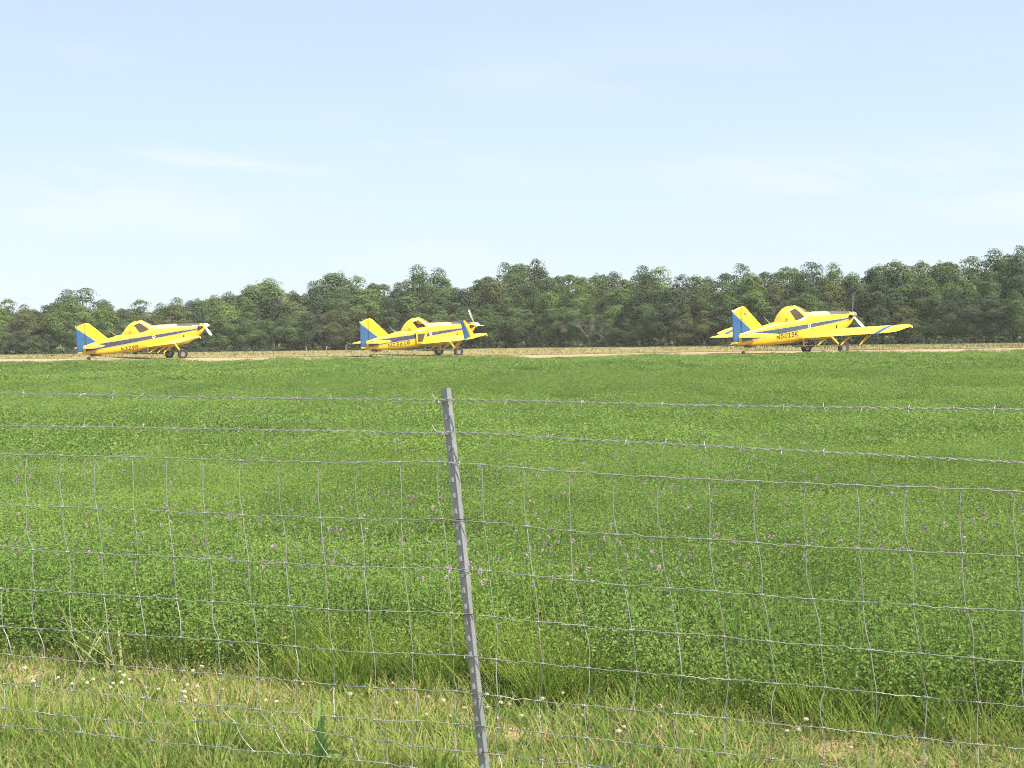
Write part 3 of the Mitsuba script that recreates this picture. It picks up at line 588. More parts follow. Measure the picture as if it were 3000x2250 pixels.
        part('spray_boom', plain(f'sb_{s}', lambda: tube([(4.58, s * .25, .53), (4.58, s * 2.3, .53), (4.58, s * 6.1, .57)], .024, 8), 'bare_metal', True))
        nk = part('spray_nozzle', plain(f'sn{s}', lambda: cat([rbox(.09, .035, .09, (4.55, s * yy, .515 + .008 * yy), .008) for yy in np.arange(.4, 6.1, .24)]), 'dark_steel', False))
        label(f'{key}__{nk}', kind='stuff')
    part('fin', geo('fin', lambda: ply_uv(plate(FIN, .06), 'paint_fin', xz_uv, 30)))
    part('rudder', geo('rud', lambda: ply_uv(plate(RUD, .045), 'paint_fin', xz_uv, 30)))
    part('fin__lamp', plain('fl', lambda: trimesh.creation.icosphere(2, .04).apply_translation([.03, 0, 2.66]), 'white_paint', True))
    if not winglets and not extra_antenna:
        part('fin__flag', geo('flag', lambda: (lambda m: mikit.ply(m, 'flag_print', smooth=False, uv=np.stack([m.vertices[:, 0] - .86, m.vertices[:, 2] - 2.38], 1)))(prism_xz([(.86, 2.38), (1.13, 2.38), (1.13, 2.53), (.86, 2.53)], -.066, -.052))))
    # propeller
    pr = part('propeller', plain('prop_hub', lambda: spin(align_x(revolve([(0, -.05), (.20, -.05), (.20, .04), (0, .04)], 28))), 'dark_steel'))
    part('propeller__spinner', plain('spinner', lambda: spin(align_x(revolve([(0, .0), (.215, .0), (.222, .05), (.205, .16), (.165, .28), (.10, .39), (.045, .445), (0, .46)], 32))), spinner_m, 40))
    for phi, bm in zip(blades_at, blade_mats):
        part('propeller__blade', mikit.ply(spin(blade_mesh(math.radians(phi)), SP + [.07, 0, 0]), bm, smooth=40))
    # tail wheel, step, pump, aerials
    zt = tail_drop
    part('tail_wheel_strut', {**mikit.ply(cat([tube([(1.55, 0, .60), (1.15, 0, .36 + zt * .5), (.86, 0, .20 + zt)], [.035, .035, .03], 8), tube([(.86, -.06, .26 + zt), (.86, -.06, .13 + zt)], .018, 6), tube([(.86, .06, .26 + zt), (.86, .06, .13 + zt)], .018, 6), tube([(1.7, 0, .60), (1.12, 0, .34 + zt * .5)], .02, 6)]), 'paint_yellow', smooth=True)})
    part('tail_wheel', mikit.ply(align_y(revolve([(.03, -.04), (.09, -.045), (.125, -.03), (.135, 0), (.125, .03), (.09, .045), (.03, .04), (.03, -.04)], 24)).apply_translation([.86, 0, .135 + zt]), 'rubber', smooth=30))
    part('boarding_step', plain('step', lambda: cat([rbox(.07, .05, .62, (5.05, -.66, .76), .012), rbox(.24, .14, .05, (5.05, -.66, .47), .012)]), 'paint_yellow' if stripe != 'stripe_violet' or open_door else 'white_paint'))
    pk = part('spray_pump', plain('pump', lambda: cat([align_x(revolve([(0, -.3), (.10, -.3), (.15, -.2), (.15, .18), (.09, .28), (0, .3)], 20)).apply_translation([6.15, -.08, .56]), rbox(.10, .08, .34, (6.1, -.08, .74), .02)]), 'dark_steel'))
    part('spray_pump__fan', plain('fan', lambda: cat([rbox(.03, .05, .46, (6.48, -.08, .56), .006), rbox(.03, .46, .05, (6.482, -.08, .56), .006), trimesh.creation.icosphere(2, .06).apply_translation([6.48, -.08, .56])]), 'paint_yellow', 30))
    part('supply_pipe', plain('sup', lambda: tube([(6.0, -.08, .50), (5.5, -.1, .46), (4.58, -.12, .53)], .035, 8), 'dark_steel', True))
    part('whip_antenna', plain('whip', lambda: tube([(3.0, 0, 1.88), (2.72, 0, 2.06), (2.40, 0, 2.34)], [.014, .010, .006], 6), 'white_paint', True))
    if extra_antenna: part('whip_antenna', plain('whip2', lambda: tube([(2.3, .0, 1.70), (2.02, 0, 1.96)], [.012, .006], 6), 'white_paint', True))
    return key

DL, DM, DR = 103.0, 104.4, 84.5
airplane(516, 1050.5, DL, 31.5, 1.6, 'N329R', (3.10, .74, 4.38, .92, .26), (2, 122, 242), ('blade_dark', 'blade_white', 'blade_grey'), 'stripe_violet', 'paint_wing_grey_band', extra_antenna=True, tail_drop=.18,
         lab='leftmost yellow airplane with a blue rudder, lettered N329R and with its cockpit shut')
airplane(1314, 1043.5, DM, 30.2, 0.0, 'N23618', (2.13, .72, 3.86, .99, .28), (-27, 93, 213), ('blade_grey', 'blade_white', 'blade_dark'), 'stripe_violet', 'paint_wing', open_door=True, winglets=True, wing_dx=-.26,
         lab='middle yellow airplane with blue winglets and its cockpit door hanging open, lettered N23618')
airplane(2416, 1035.5, DR, 30.5, 0.0, 'N5015K', (3.08, .93, 4.66, 1.12, .27), (12, 132, 252), ('blade_grey', 'blade_white', 'blade_grey'), 'stripe_blue', 'paint_wing_blue_band', spinner_m='bare_metal',
         lab='rightmost yellow airplane with its long wing spread towards the right, lettered N5015K')

# ------------------------------------------------------------------ the wire fence and its steel post
FP0 = at_depth(1325, 1356, 4.62)                              # where the top mesh wire meets the post
FDIR = np.array([math.cos(math.radians(18)), -math.sin(math.radians(18)), 0.0])
FUP = np.array([-.02, .10, 1.0]); FUP /= np.linalg.norm(FUP)
FN = np.cross(FDIR, FUP); FN /= np.linalg.norm(FN)
def on_fence(px, py, off=0.0):
    d = ray(px, py); s = ((FP0 + FN * off - EYE) @ FN) / (d @ FN); return EYE + d * s
def resample(P, step):
    P = np.asarray(P); L = np.concatenate([[0], np.cumsum(np.linalg.norm(np.diff(P, axis=0), axis=1))]); n = max(4, int(L[-1] / step))
    s = np.linspace(0, L[-1], n); c = PchipInterpolator(L, P); return c(s), s
NODE = {   # the mesh as it hangs: for every line wire the first stay's number, then x and y of each knot
 1: (-12, [79,181,281,387,489,596,705,819,933,1051,1170,1286,1413,1539,1668,1804,1936,2075,2217,2362,2508,2658,2816,2974], [1332,1334,1336,1338,1341,1346,1349,1352,1354,1355,1354,1353,1361,1371,1382,1391,1397,1404,1409,1415,1421,1426,1433,1439]),
 2: (-12, [80,184,282,390,492,599,710,825,939,1054,1174,1295,1417,1543,1671,1807,1938,2078,2217,2365,2514,2664,2820,2982], [1482,1485,1490,1493,1498,1503,1509,1512,1518,1520,1521,1520,1530,1542,1555,1566,1575,1580,1590,1599,1607,1614,1621,1630]),
 3: (-12, [95,199,298,402,508,614,727,838,952,1066,1182,1311,1433,1560,1677,1828,1961,2097,2232,2381,2528,2675,2830,2997], [1611,1617,1621,1626,1631,1638,1645,1649,1656,1662,1664,1665,1673,1687,1700,1715,1723,1732,1743,1755,1764,1772,1783,1792]),
 4: (-13, [5,102,205,303,408,516,623,736,849,962,1079,1198,1324,1449,1577,1710,1850,1984,2121,2254,2405,2550,2699,2850,3000], [1724,1730,1736,1742,1748,1755,1763,1770,1776,1785,1791,1792,1797,1807,1822,1833,1846,1856,1865,1879,1891,1904,1914,1927,1940]),
 5: (-13, [6,104,210,314,426,529,640,752,864,973,1094,1209,1330,1453,1590,1725,1865,1997,2135,2275,2420,2568,2716,2867,3005], [1836,1841,1849,1855,1861,1867,1874,1883,1894,1903,1912,1914,1919,1932,1944,1957,1968,1980,1991,2003,2014,2029,2043,2058,2072]),
 6: (-13, [33,129,234,332,438,539,647,755,868,978,1099,1216,1338,1457,1580,1711,1846,1981,2121,2264,2411,2558,2708,2864,3003], [1919,1927,1938,1948,1956,1966,1975,1986,1995,2006,2015,2019,2025,2039,2053,2067,2079,2091,2104,2120,2132,2149,2163,2181,2196]),
 7: (-13, [15,109,214,311,421,528,639,750,866,979,1098,1222,1340,1459,1587,1719,1851,1984,2123,2262,2405,2550,2700,2855], [2004,2012,2024,2035,2045,2057,2068,2078,2089,2100,2109,2112,2121,2133,2147,2162,2178,2192,2207,2223,2240,2256,2272,2288]),
 8: (-13, [12,108,207,308,413,572,690,803,920,1027,1138,1199,1336,1460,1588,1725,1856,1990], [2075,2086,2098,2109,2119,2112,2119,2130,2142,2158,2173,2186,2200,2211,2227,2243,2258,2273]),
 9: (-13, [2,135,234,336,446,588,745,850,966,1053,1135,1209,1340,1465,1595,1730,1862,1996], [2127,2138,2146,2158,2170,2184,2202,2209,2219,2229,2237,2249,2262,2276,2290,2306,2320,2336])}
label('woven_wire_fence', 'galvanised woven wire fence of square mesh sagging between knots, in front of the crop', 'fence')
rg = np.random.default_rng(404); K3 = {}
wire_n = 0
for w, (i0, xs, ys) in NODE.items():
    kn = [on_fence(x, y, .012 * rg.normal() * (.2 + .2 * w)) for x, y in zip(xs, ys)]
    for k, p in enumerate(kn): K3[(w, i0 + k)] = p
    ext = [kn[0] + (kn[0] - kn[1]) * s + FUP * .02 * rg.normal() for s in (3, 2, 1)]; ext2 = [kn[-1] + (kn[-1] - kn[-2]) * s + FUP * .012 * rg.normal() for s in (1, 2, 3)]
    pts = []
    full = ext + kn + ext2
    for a, b in zip(full[:-1], full[1:]):                     # a small tension crimp half way between the stays
        s = 1 if rg.random() < .5 else -1; L = np.linalg.norm(b - a)
        pts += [a] + [a + (b - a) * t + FUP * s * o * L for t, o in ((.14, .004), (.34, .012), (.46, .034 + .01 * rg.normal()), (.58, -.006), (.8, .002))]
    P, _ = resample(pts + [full[-1]], .018)
    put('woven_wire_fence__line_wire' + (f'_{wire_n:03d}' if wire_n else ''), mikit.ply(tube(P, 0.0020 if w in (1, 9) else .0016, 6), 'wire_zinc', smooth=True)); wire_n += 1
sn = kn_ = 0
for i in range(-13, 12):
    col = [K3[(w, i)] for w in range(1, 10) if (w, i) in K3]
    if len(col) < 2: continue
    pts = []
    for a, b in zip(col[:-1], col[1:]):
        bow = rg.normal(0, .006) + (-.006 if a is col[0] else 0)
        pts += [a - FN * .003] + [a + (b - a) * t + FDIR * bow * 4 * t * (1 - t) for t in (.2, .45, .7)]
    P, _ = resample(pts + [col[-1]], .016)
    put('woven_wire_fence__stay_wire' + (f'_{sn:03d}' if sn else ''), mikit.ply(tube(P, .0016, 6), 'wire_zinc', smooth=True)); sn += 1
    for p in col:
        kb = cat([tube([p + FDIR * (t - .5) * .013 + .0035 * (math.cos(a) * FUP + math.sin(a) * FN) for t, a in zip(np.linspace(0, 1, 15), np.linspace(0, 4 * np.pi, 15))], .0012, 5), tube([p - FDIR * .006, p + FDIR * .006], .0028, 6)])
        put('woven_wire_fence__knot' + (f'_{kn_:03d}' if kn_ else ''), mikit.ply(kb, 'wire_zinc', smooth=True)); kn_ += 1
# barbed wires
BARB = [([(-200, 1146), (0, 1152.2), (350, 1158.5), (700, 1165.8), (1000, 1169), (1283, 1171.2), (1320, 1170.8)], [(1320, 1170.8), (1700, 1179), (2150, 1189), (2600, 1195), (3000, 1199.7), (3250, 1204)]),
        ([(-200, 1240), (0, 1246.5), (350, 1252), (700, 1258), (1000, 1263), (1292, 1269.3), (1327, 1267)], [(1327, 1267), (1700, 1287), (2150, 1310.6), (2600, 1334), (3000, 1355.5), (3250, 1371)])]
for w, (a, b) in enumerate(BARB):
    key = numbered('barbed_wire')
    label(key, ('topmost barbed wire, tied near the top of the steel post', 'lower barbed wire, running just above the woven mesh')[w], 'barbed wire', 'barbed wires strung above the mesh')
    P = np.vstack([[on_fence(x, y, .006) for x, y in a], [on_fence(x, y, .006) for x, y in b[1:]]]); P, s = resample(P, .0065)
    ph = s * 2 * np.pi / .075 + np.cumsum(rg.normal(0, .05, len(s)))
    for q in range(2):
        o = .0021 * (np.cos(ph + q * np.pi)[:, None] * FUP + np.sin(ph + q * np.pi)[:, None] * FN)
        put(key + '__strand' + ('_001' if q else ''), mikit.ply(tube(P + o, .0014, 5), 'wire_zinc', smooth=True))
    n_b = 0; t = .05
    while t < s[-1] - .05:
        k = int(np.searchsorted(s, t)); c = P[k]; d = P[k + 1] - P[k - 1]; d /= np.linalg.norm(d); r0 = rg.random() * 6.3
        e1, e2 = FUP, np.cross(d, FUP)
        coil = [c + d * (u - .5) * .010 + .0034 * (math.cos(x) * e1 + math.sin(x) * e2) for u, x in zip(np.linspace(0, 1, 17), np.linspace(0, 4 * np.pi, 17))]
        sp = []
        for x in (r0, r0 + 1.7, r0 + 3.1, r0 + 4.7):
            dirv = math.cos(x) * e1 + math.sin(x) * e2 + d * rg.uniform(-.5, .5); sp.append(tube([c, c + dirv * .008, c + dirv * .019], [.0013, .0012, .0005], 5))
        put(key + '__barb' + (f'_{n_b:03d}' if n_b else ''), mikit.ply(cat([tube(coil, .0011, 5)] + sp), 'wire_zinc', smooth=True)); n_b += 1
        t += .127 * (1 + rg.uniform(-.08, .08))
# the post: a T-shaped steel bar with studs down its face, leaning to the left and away
PT, PB = on_fence(1302, 1137, .0), on_fence(1418, 2262, -.0)
PAX = PT - PB; PLEN = np.linalg.norm(PAX); PAX /= PLEN; PB = PB - PAX * .75; PLEN += .75
PF = -FN if FN[1] > 0 else FN; PF = PF + np.array([-.40, 0, 0]); PF -= PAX * (PF @ PAX); PF /= np.linalg.norm(PF); PR = np.cross(PAX, PF)
if PR[0] < 0: PR = -PR
SEC = [(-.0165, .000), (-.0150, .0042), (.0118, .0042), (.0172, -.0045), (.0172, -.0078), (.0035, -.0030), (.0032, -.0300), (-.0032, -.0300), (-.0035, -.0030), (-.0165, -.0045)]
bar = trimesh.creation.extrude_polygon(Polygon(SEC), PLEN, engine='earcut')
def post_space(m, along=0.0):
    v = m.vertices; m.vertices = PB + v[:, :1] * PR + v[:, 1:2] * PF + (v[:, 2:] + along) * PAX
    if m.volume < 0: m.invert()
    return m
bar.apply_translation([-.009, -.012, 0])
put('steel_post__post_bar', mikit.ply(post_space(bar.copy()), 'galvanised', smooth=20))
label('steel_post', 'grey steel T post with raised studs, leaning left in the middle of the wire fence', 'fence post')
n_s = 0
for a in np.arange(.55, PLEN - .06, .0535):
    st = trimesh.convex.convex_hull(np.array([(x, y, z) for x in (-.0045, .0045) for y, z in ((-.009, -.008), (-.009, .012), (.0015, -.007), (-.0005, .001))]))
    st.apply_translation([-.010, 0, 0])
    put('steel_post__stud' + (f'_{n_s:03d}' if n_s else ''), mikit.ply(post_space(st, a), 'galvanised', smooth=False)); n_s += 1
# clips and ties that hold the wires to the post
def clip(py, rusty, curl):
    px = 1302 + (1418 - 1302) * (py - 1137) / (2262 - 1137); c = on_fence(px, py, 0.0)
    z = (c - PB) @ PAX; L = lambda x, y, dz: PB + PR * x + PF * y + PAX * (z + dz)
    a = [L(-.026, -.008, .004), L(-.032, -.002, .002), L(-.030, .004, -.006), L(-.022, .003, -.008), L(-.018, -.002, -.002), L(-.012, -.0045, 0), L(.0, -.004, .0015), L(.012, -.005, 0), L(.021, -.010, -.001), L(.026, -.008, .003)]
    if curl == 1: a += [L(.034, -.004, .008), L(.040, .0, .004), L(.040, 0, -.006), L(.034, 0, -.012)]
    if curl == 2: a += [L(.030, -.004, -.004), L(.026, .0, -.010), L(.022, 0, -.006)]
    P, _ = resample(a, .002); return mikit.ply(tube(P, .0016, 6), 'rusty_clip' if rusty else 'wire_zinc', smooth=True)
n_c = 0
for py, rusty, curl in ((1172, 0, 0), (1176, 0, 2), (1268, 0, 0), (1357, 0, 2), (1523, 1, 2), (1668, 0, 1), (1800, 1, 2), (1922, 0, 1), (2032, 1, 2), (2128, 0, 0), (2206, 1, 0)):
    put('steel_post__wire_clip' + (f'_{n_c:03d}' if n_c else ''), clip(py, rusty, curl)); n_c += 1

for px, py, dx, dy in ((1283, 1171, -.020, .018), (1284, 1266, -.022, .026), (1290, 1353, -.016, -.004)):
    c = on_fence(px, py, 0); P, _ = resample([c + FDIR * .03, c + FDIR * .012 - FN * .004, c - FN * .002, c + FDIR * dx + FUP * dy], .003)
    put('steel_post__wire_clip' + f'_{n_c:03d}', mikit.ply(tube(P, .0016, 6), 'wire_zinc', smooth=True)); n_c += 1
# ------------------------------------------------------------------ white clover heads in the mown strip
rg = np.random.default_rng(55); HEAD = []
for v_ in range(3):
    n = 60; u = rg.normal(size=(n, 3)); u[:, 2] = np.abs(u[:, 2]) * .9 - .25; u /= np.linalg.norm(u, axis=1, keepdims=True)
    v, f, uu = leaf_cards(u * .0075 * [1, 1, .85], u + rg.normal(0, .3, (n, 3)), .0065, .0035, rg)
    core = trimesh.creation.icosphere(1, .0062); st = tube([(0, 0, -.004), (.002, 0, -.03), (.004, 0, -.07)], .0008, 4)
    HEAD.append((mikit.ply(trimesh.util.concatenate([trimesh.Trimesh(v, f, process=False), core]), 'white_petal', smooth=False), mikit.ply(st, 'tall_blade', smooth=False, uv=np.full((len(st.vertices), 2), .4))))
spots = [(rg.normal(mx, sx_), rg.normal(my, sy_)) for mx, sx_, my, sy_, n in ((220, 140, 2015, 30, 10), (470, 120, 2045, 34, 17), (760, 120, 2070, 34, 13), (1200, 130, 2090, 34, 9), (1500, 90, 2100, 26, 13), (1850, 110, 2145, 28, 8), (2350, 200, 2190, 26, 7)) for _ in range(n)]
for px, py in spots:
    p = on_ground(px, py)
    if p[1] > crop_edge(p[0]) - .05: continue
    key = numbered('clover_flower'); h, s = HEAD[int(rg.integers(3))]; k = float(rg.uniform(.8, 1.35))
    M = T().translate([p[0], p[1], p[2] + .03 + .035 * float(rg.random())]).rotate([0, 0, 1], float(rg.random() * 360)).rotate([1, 0, 0], float(rg.normal(0, 14))).scale(k)
    put(key + '__flower_head', h, M); put(key + '__stalk', s, M)
    label(key, 'small white clover flower head in the mown grass strip', 'flower', 'white clover flowers in the mown grass')

# ------------------------------------------------------------------ broad-leaved grass plant at the bottom, left of the post
def strap_leaf(base, d, L, w, rise, droop, tw=0.9, n=9):
    d = np.array([d[0], d[1], 0.0]); d /= np.linalg.norm(d); s = np.cross(d, [0, 0, 1.0]); V = []
    for t in np.linspace(0, 1, n):
        c = base + d * L * (1 - rise) * t + np.array([0, 0, 1.0]) * L * (rise * t - droop * t * t)
        ww = w / 2 * (math.sin(math.pi * min(1, .12 + .9 * t) ** .7) * .9 + .1) if t < 1 else 0.0004
        tg = d * (1 - rise) + np.array([0, 0, 1.0]) * (rise - 2 * droop * t); tg /= np.linalg.norm(tg); nn = np.cross(tg, s); a_ = tw * (1 - .4 * t)
        sv = s * math.cos(a_) + nn * math.sin(a_); nv = np.cross(sv, tg)
        V += [c - sv * ww + nv * .25 * ww, c, c + sv * ww + nv * .25 * ww]
    f = []
    for k in range(n - 1):
        for o in (0, 1): a = 3 * k + o; f += [[a, a + 1, a + 4], [a, a + 4, a + 3]]
    return trimesh.Trimesh(V, f, process=False)
rg = np.random.default_rng(9)
wb = on_ground(925, 2285); wb[2] = float(ground_z(wb[0], wb[1]))
put('broad_leaf_weed__stem', mikit.ply(tube([wb, wb + [.01, -.01, .10], wb + [.02, -.01, .22]], [.006, .005, .003], 7), 'weed_blade', smooth=True, uv=np.full((7 * 3 + 2, 2), .3)))
for k, (dx, dy, L, w, ri, dr_) in enumerate([(1, -.25, .29, .034, .80, .14), (1, .3, .26, .030, .70, .20), (1, -.5, .25, .030, .52, .32), (-.9, -.4, .20, .022, .75, .35), (.3, -.7, .20, .026, .9, .25), (.9, .5, .23, .024, .85, .2), (-.6, .5, .17, .02, .75, .4), (.8, .0, .27, .026, .92, .10)]):
    m = strap_leaf(wb + np.array([.012, -.008, .03 + .018 * k]), (dx, dy), L * .82, w * 1.35, ri, dr_, (.9, -.8, .7, .6, -.9, .8, .5, -.6)[k])
    put('broad_leaf_weed__leaf' + (f'_{k:03d}' if k else ''), mikit.ply(m, 'weed_blade', smooth=True, uv=np.tile([[rg.random(), .3]], (len(m.vertices), 1))))
label('broad_leaf_weed', 'bright green broad bladed weed growing at the foot of the fence left of the post', 'weed')
for nm, px, py, lab in (('pale_grass_tuft', 320, 1935, 'pale dry grass tuft in the crop edge at the left, behind the mesh'), ('seeding_grass_tuft', 1275, 1870, 'tuft of thin pale seeding grass just left of the steel post')):
    c = on_ground(px, py + 20); n = 46 if nm[0] == 'p' else 30
    b = c + np.concatenate([rg.normal(0, .09 if nm[0] == 'p' else .05, (n, 2)), np.zeros((n, 1))], 1)
    v, f, u = blades(b, .17 + .12 * rg.random(n), .014 if nm[0] == 'p' else .005, .25 + .4 * rg.random(n), rg, .8, None, 5)
    put(nm, mikit.ply((v, f), 'pale_blade', smooth=False, uv=u)); label(nm, lab, 'grass tuft')

# ------------------------------------------------------------------ far grass strip, trees
BASE = [(-300, 1043), (100, 1040), (600, 1033), (1000, 1027.5), (1500, 1021), (2000, 1016.5), (2400, 1013), (2800, 1009), (3300, 1003)]
BP = np.array([on_ground(x, y) for x, y in BASE]); BPX = np.array([x for x, y in BASE])
def tree_line(px): return np.array([np.interp(px, BPX, BP[:, k]) for k in range(3)])
rg = np.random.default_rng(64); n = 15000
t = rg.uniform(0, 1, n); px = rg.uniform(-150, 3150, n); q = np.array([tree_line(x) for x in np.linspace(-150, 3150, 300)])
bx = np.interp(px, np.linspace(-150, 3150, 300), q[:, 0]); by1 = np.interp(px, np.linspace(-150, 3150, 300), q[:, 1]) + 1.5
by0 = np.interp(bx, EDX, EDY) - .3; by = by0 + (by1 - by0) * t
b = np.stack([bx, by, ground_z(bx, by)], 1)
put('verge_grass', ply_parts([blades(b, 0.07 + .16 * rg.random(n) * (.4 + meshkit.noise(np.stack([bx * .3, by * .3, 0 * bx], -1))), .07, .3 + .5 * rg.random(n), rg, .5, None, 2)], 'far_grass'))
label('verge_grass', 'rough yellowish grass verge between the dirt strip and the wood', 'grass', kind='stuff')
gw = [tree_line(x) for x in np.linspace(-400, 3400, 60)]
V = []
for p in gw: yn = float(np.interp(p[0], EDX, EDY)) - 1.0; V += [[p[0], yn, float(ground_z(p[0], yn)) + .05], [p[0], p[1] + 30, float(ground_z(p[0], p[1] + 30)) + .05]]
fa = []
for k in range(59): a = 2 * k; fa += [[a, a + 2, a + 3], [a, a + 3, a + 1]]
mat('verge_soil', mikit.proc(lambda p, n, uv: mix(mix((0.11, 0.12, 0.05), (0.20, 0.17, 0.09), fbm(p.x * .4, p.y * .7, 0., 4)), (0.03, 0.03, 0.02), 0.0)), .95, spec=.1)
put('verge', mikit.ply(trimesh.Trimesh(V, fa, process=False), 'verge_soil', smooth=True)); label('verge', kind='structure')

def crown(seed, H=8.0, rx=2.6, lobes=48, leaves=20000, low=.14, top=1.0, point=0.0):
    """Foliage as many small leaf-clump faces on the outside of overlapping lobes."""
    rg = np.random.default_rng(seed); C = []; n = 0
    while len(C) < lobes:
        u = rg.normal(size=3); u /= np.linalg.norm(u); r = rg.random() ** .45
        z = low + (top - low) * (.5 + .5 * u[2] * r); prof = math.sin(math.pi * min(.96, max(.04, (z - low) / (top - low))) ** (.75 + point)) ** .6
        C.append((u[0] * r * rx * prof * .85 * rg.uniform(.8, 1.15), u[1] * r * rx * prof * .85 * rg.uniform(.8, 1.15), z * H * .93, rg.uniform(.055, .160) * H * (1.1 - .3 * z)))
    C = np.array(C); cnt = (leaves * C[:, 3] ** 2 / (C[:, 3] ** 2).sum()).astype(int); k = np.repeat(np.arange(lobes), cnt)
    out = C[k, :3] - np.array([0, 0, (low + .45 * (top - low)) * H]); out /= np.linalg.norm(out, axis=1, keepdims=True) + 1e-6
    u = rg.normal(size=(len(k), 3)) + out * .6 + np.array([0, 0, .45]); u /= np.linalg.norm(u, axis=1, keepdims=True)
    rr = C[k, 3] * (1.04 - .40 * rg.random(len(k)) ** 2.4); bump = .58 + .84 * meshkit.noise(u * 2.4 + k[:, None] * 3.7)
    pos = C[k, :3] + u * (rr * bump)[:, None] * [1.12, 1.12, .86]
    pos[:, 2] = np.maximum(pos[:, 2], .05 * H * rg.random(len(k)))
    nr = u + rg.normal(0, .22, (len(k), 3)) + [0, 0, .15]; L = .15 * (.65 + .8 * rg.random(len(k)))
    tone = np.clip(rg.random(lobes)[k] * .7 + rg.random(len(k)) * .28, 0, 1)
    return leaf_cards(pos, nr, L, L * .72, rg, tone)
def trunk(seed, H=8.0):
    rg = np.random.default_rng(seed); ms = [tube([(0, 0, -.2), (.04, .02, H * .25), (.1 * rg.normal(), .1 * rg.normal(), H * .55), (.2 * rg.normal(), .2 * rg.normal(), H * .86)], [.17, .13, .09, .03], 7)]
    for k in range(7):
        z = H * rg.uniform(.22, .7); a = rg.random() * 6.28; L = H * rg.uniform(.12, .24)
        ms.append(tube([(0, 0, z), (math.cos(a) * L * .6, math.sin(a) * L * .6, z + L * .5), (math.cos(a) * L, math.sin(a) * L, z + L * 1.0)], [.06, .04, .015], 5))
    return cat(ms)
SHAPES_ = {'broad': [dict(seed=1, rx=3.0), dict(seed=2, rx=2.7, lobes=52), dict(seed=21, rx=2.9, lobes=40)], 'tall': [dict(seed=3, rx=2.0, lobes=34, leaves=15000, point=.1), dict(seed=4, rx=1.8, lobes=32, leaves=14000, point=.2)],
          'round': [dict(seed=5, rx=2.8, lobes=36, low=.08, top=.96), dict(seed=6, rx=3.1, lobes=40, low=.06)], 'slim': [dict(seed=7, rx=1.1, lobes=26, leaves=5000, point=.2)], 'feathery': [dict(seed=8, rx=2.7, lobes=60, leaves=20000, low=.10)]}
CROWN = {}
for sh, vs in SHAPES_.items():
    for q, d in enumerate(vs):
        v, f, u = crown(**d); CROWN[(sh, q)] = ((v, f), u, mikit.ply(trunk(d['seed']), 'bark', smooth=True))
GROUPS = {}
def tree_group(sh, q, col):
    name = f'{sh}_tree_{"abc"[q]}_{col}'
    if name not in GROUPS:
        (vf, u, tr) = CROWN[(sh, q)]; GROUPS[name] = 1
        if ('ply', sh, q) not in G0: G0[('ply', sh, q)] = mikit.ply(vf, 'leaf_mid', smooth=False, uv=u)
        scene[name] = {'type': 'shapegroup', 'crown': {**G0[('ply', sh, q)], 'bsdf': ref('leaf_' + col)}, 'trunk': tr}
    return name
LANDMARKS = [(215, "the left airplane's tail"), (425, "the left airplane's cockpit"), (620, "the left airplane's propeller"), (1085, "the middle airplane's tail"), (1225, "the middle airplane's cockpit"), (1410, "the middle airplane's propeller"),
             (2190, "the right airplane's tail"), (2330, "the right airplane's cockpit"), (2510, "the right airplane's propeller"), (2670, "the right airplane's wingtip")]
HUE = {'mid': 'mid green', 'dark': 'dark green', 'light': 'light green', 'olive': 'olive green', 'rust': 'rusty brown'}
SHN = {'broad': 'broad crowned', 'tall': 'tall upright', 'round': 'rounded', 'slim': 'slender', 'feathery': 'feathery'}
ORD = ['', 'second ', 'third ', 'fourth ', 'fifth ', 'sixth ', 'seventh ', 'eighth ', 'ninth ', 'tenth ', 'eleventh ', 'twelfth ']
def where_is(px, row):
    best = None
    for l, nm in LANDMARKS:
        k = sum(abs(x - l) < abs(px - l) for x in row if (x < l) == (px < l))
        if best is None or k < best[0] or (k == best[0] and abs(px - l) < best[3]): best = (k, nm, px < l, abs(px - l))
    for l, nm in ((0, 'left'), (3000, 'right')):
        k = sum(abs(x - l) < abs(px - l) for x in row)
        if k < best[0] or k == 0: return f"{ORD[k]}from the photo's {nm} edge" if k else f"nearest the photo's {nm} edge"
    return (ORD[best[0]] or 'just ') + f'{"left" if best[2] else "right"} of {best[1]}'
def plant_tree(px, top, wid, sh, col, back, row, rowname, q=None):
    p = tree_line(px); D = p[1] + back; b = at_depth(px, 1000, D); x = b[0]; z0 = float(ground_z(x, D)); zt = at_depth(px, top, D)[2]
    q = int(px * 7 + top) % len(SHAPES_[sh]) if q is None else q
    k = (zt - z0) / 8.0 / .99; kw = min(1.3 * k, wid / 2 * D / F / {'broad': 2.9, 'tall': 1.8, 'round': 2.9, 'slim': 1.15, 'feathery': 2.7}[sh])
    key = numbered('tree')
    scene[key] = {'type': 'instance', 'group': ref(tree_group(sh, q, col)), 'to_world': T().translate([float(x), float(D), z0]).rotate([0, 0, 1], float((px * 37 + top * 11) % 360)).scale([float(kw), float(kw), float(k)])}
    label(key, f'{HUE[col]} {SHN[sh]} tree {rowname}, {where_is(px, row)}', 'tree', 'trees of the wood behind the airstrip')
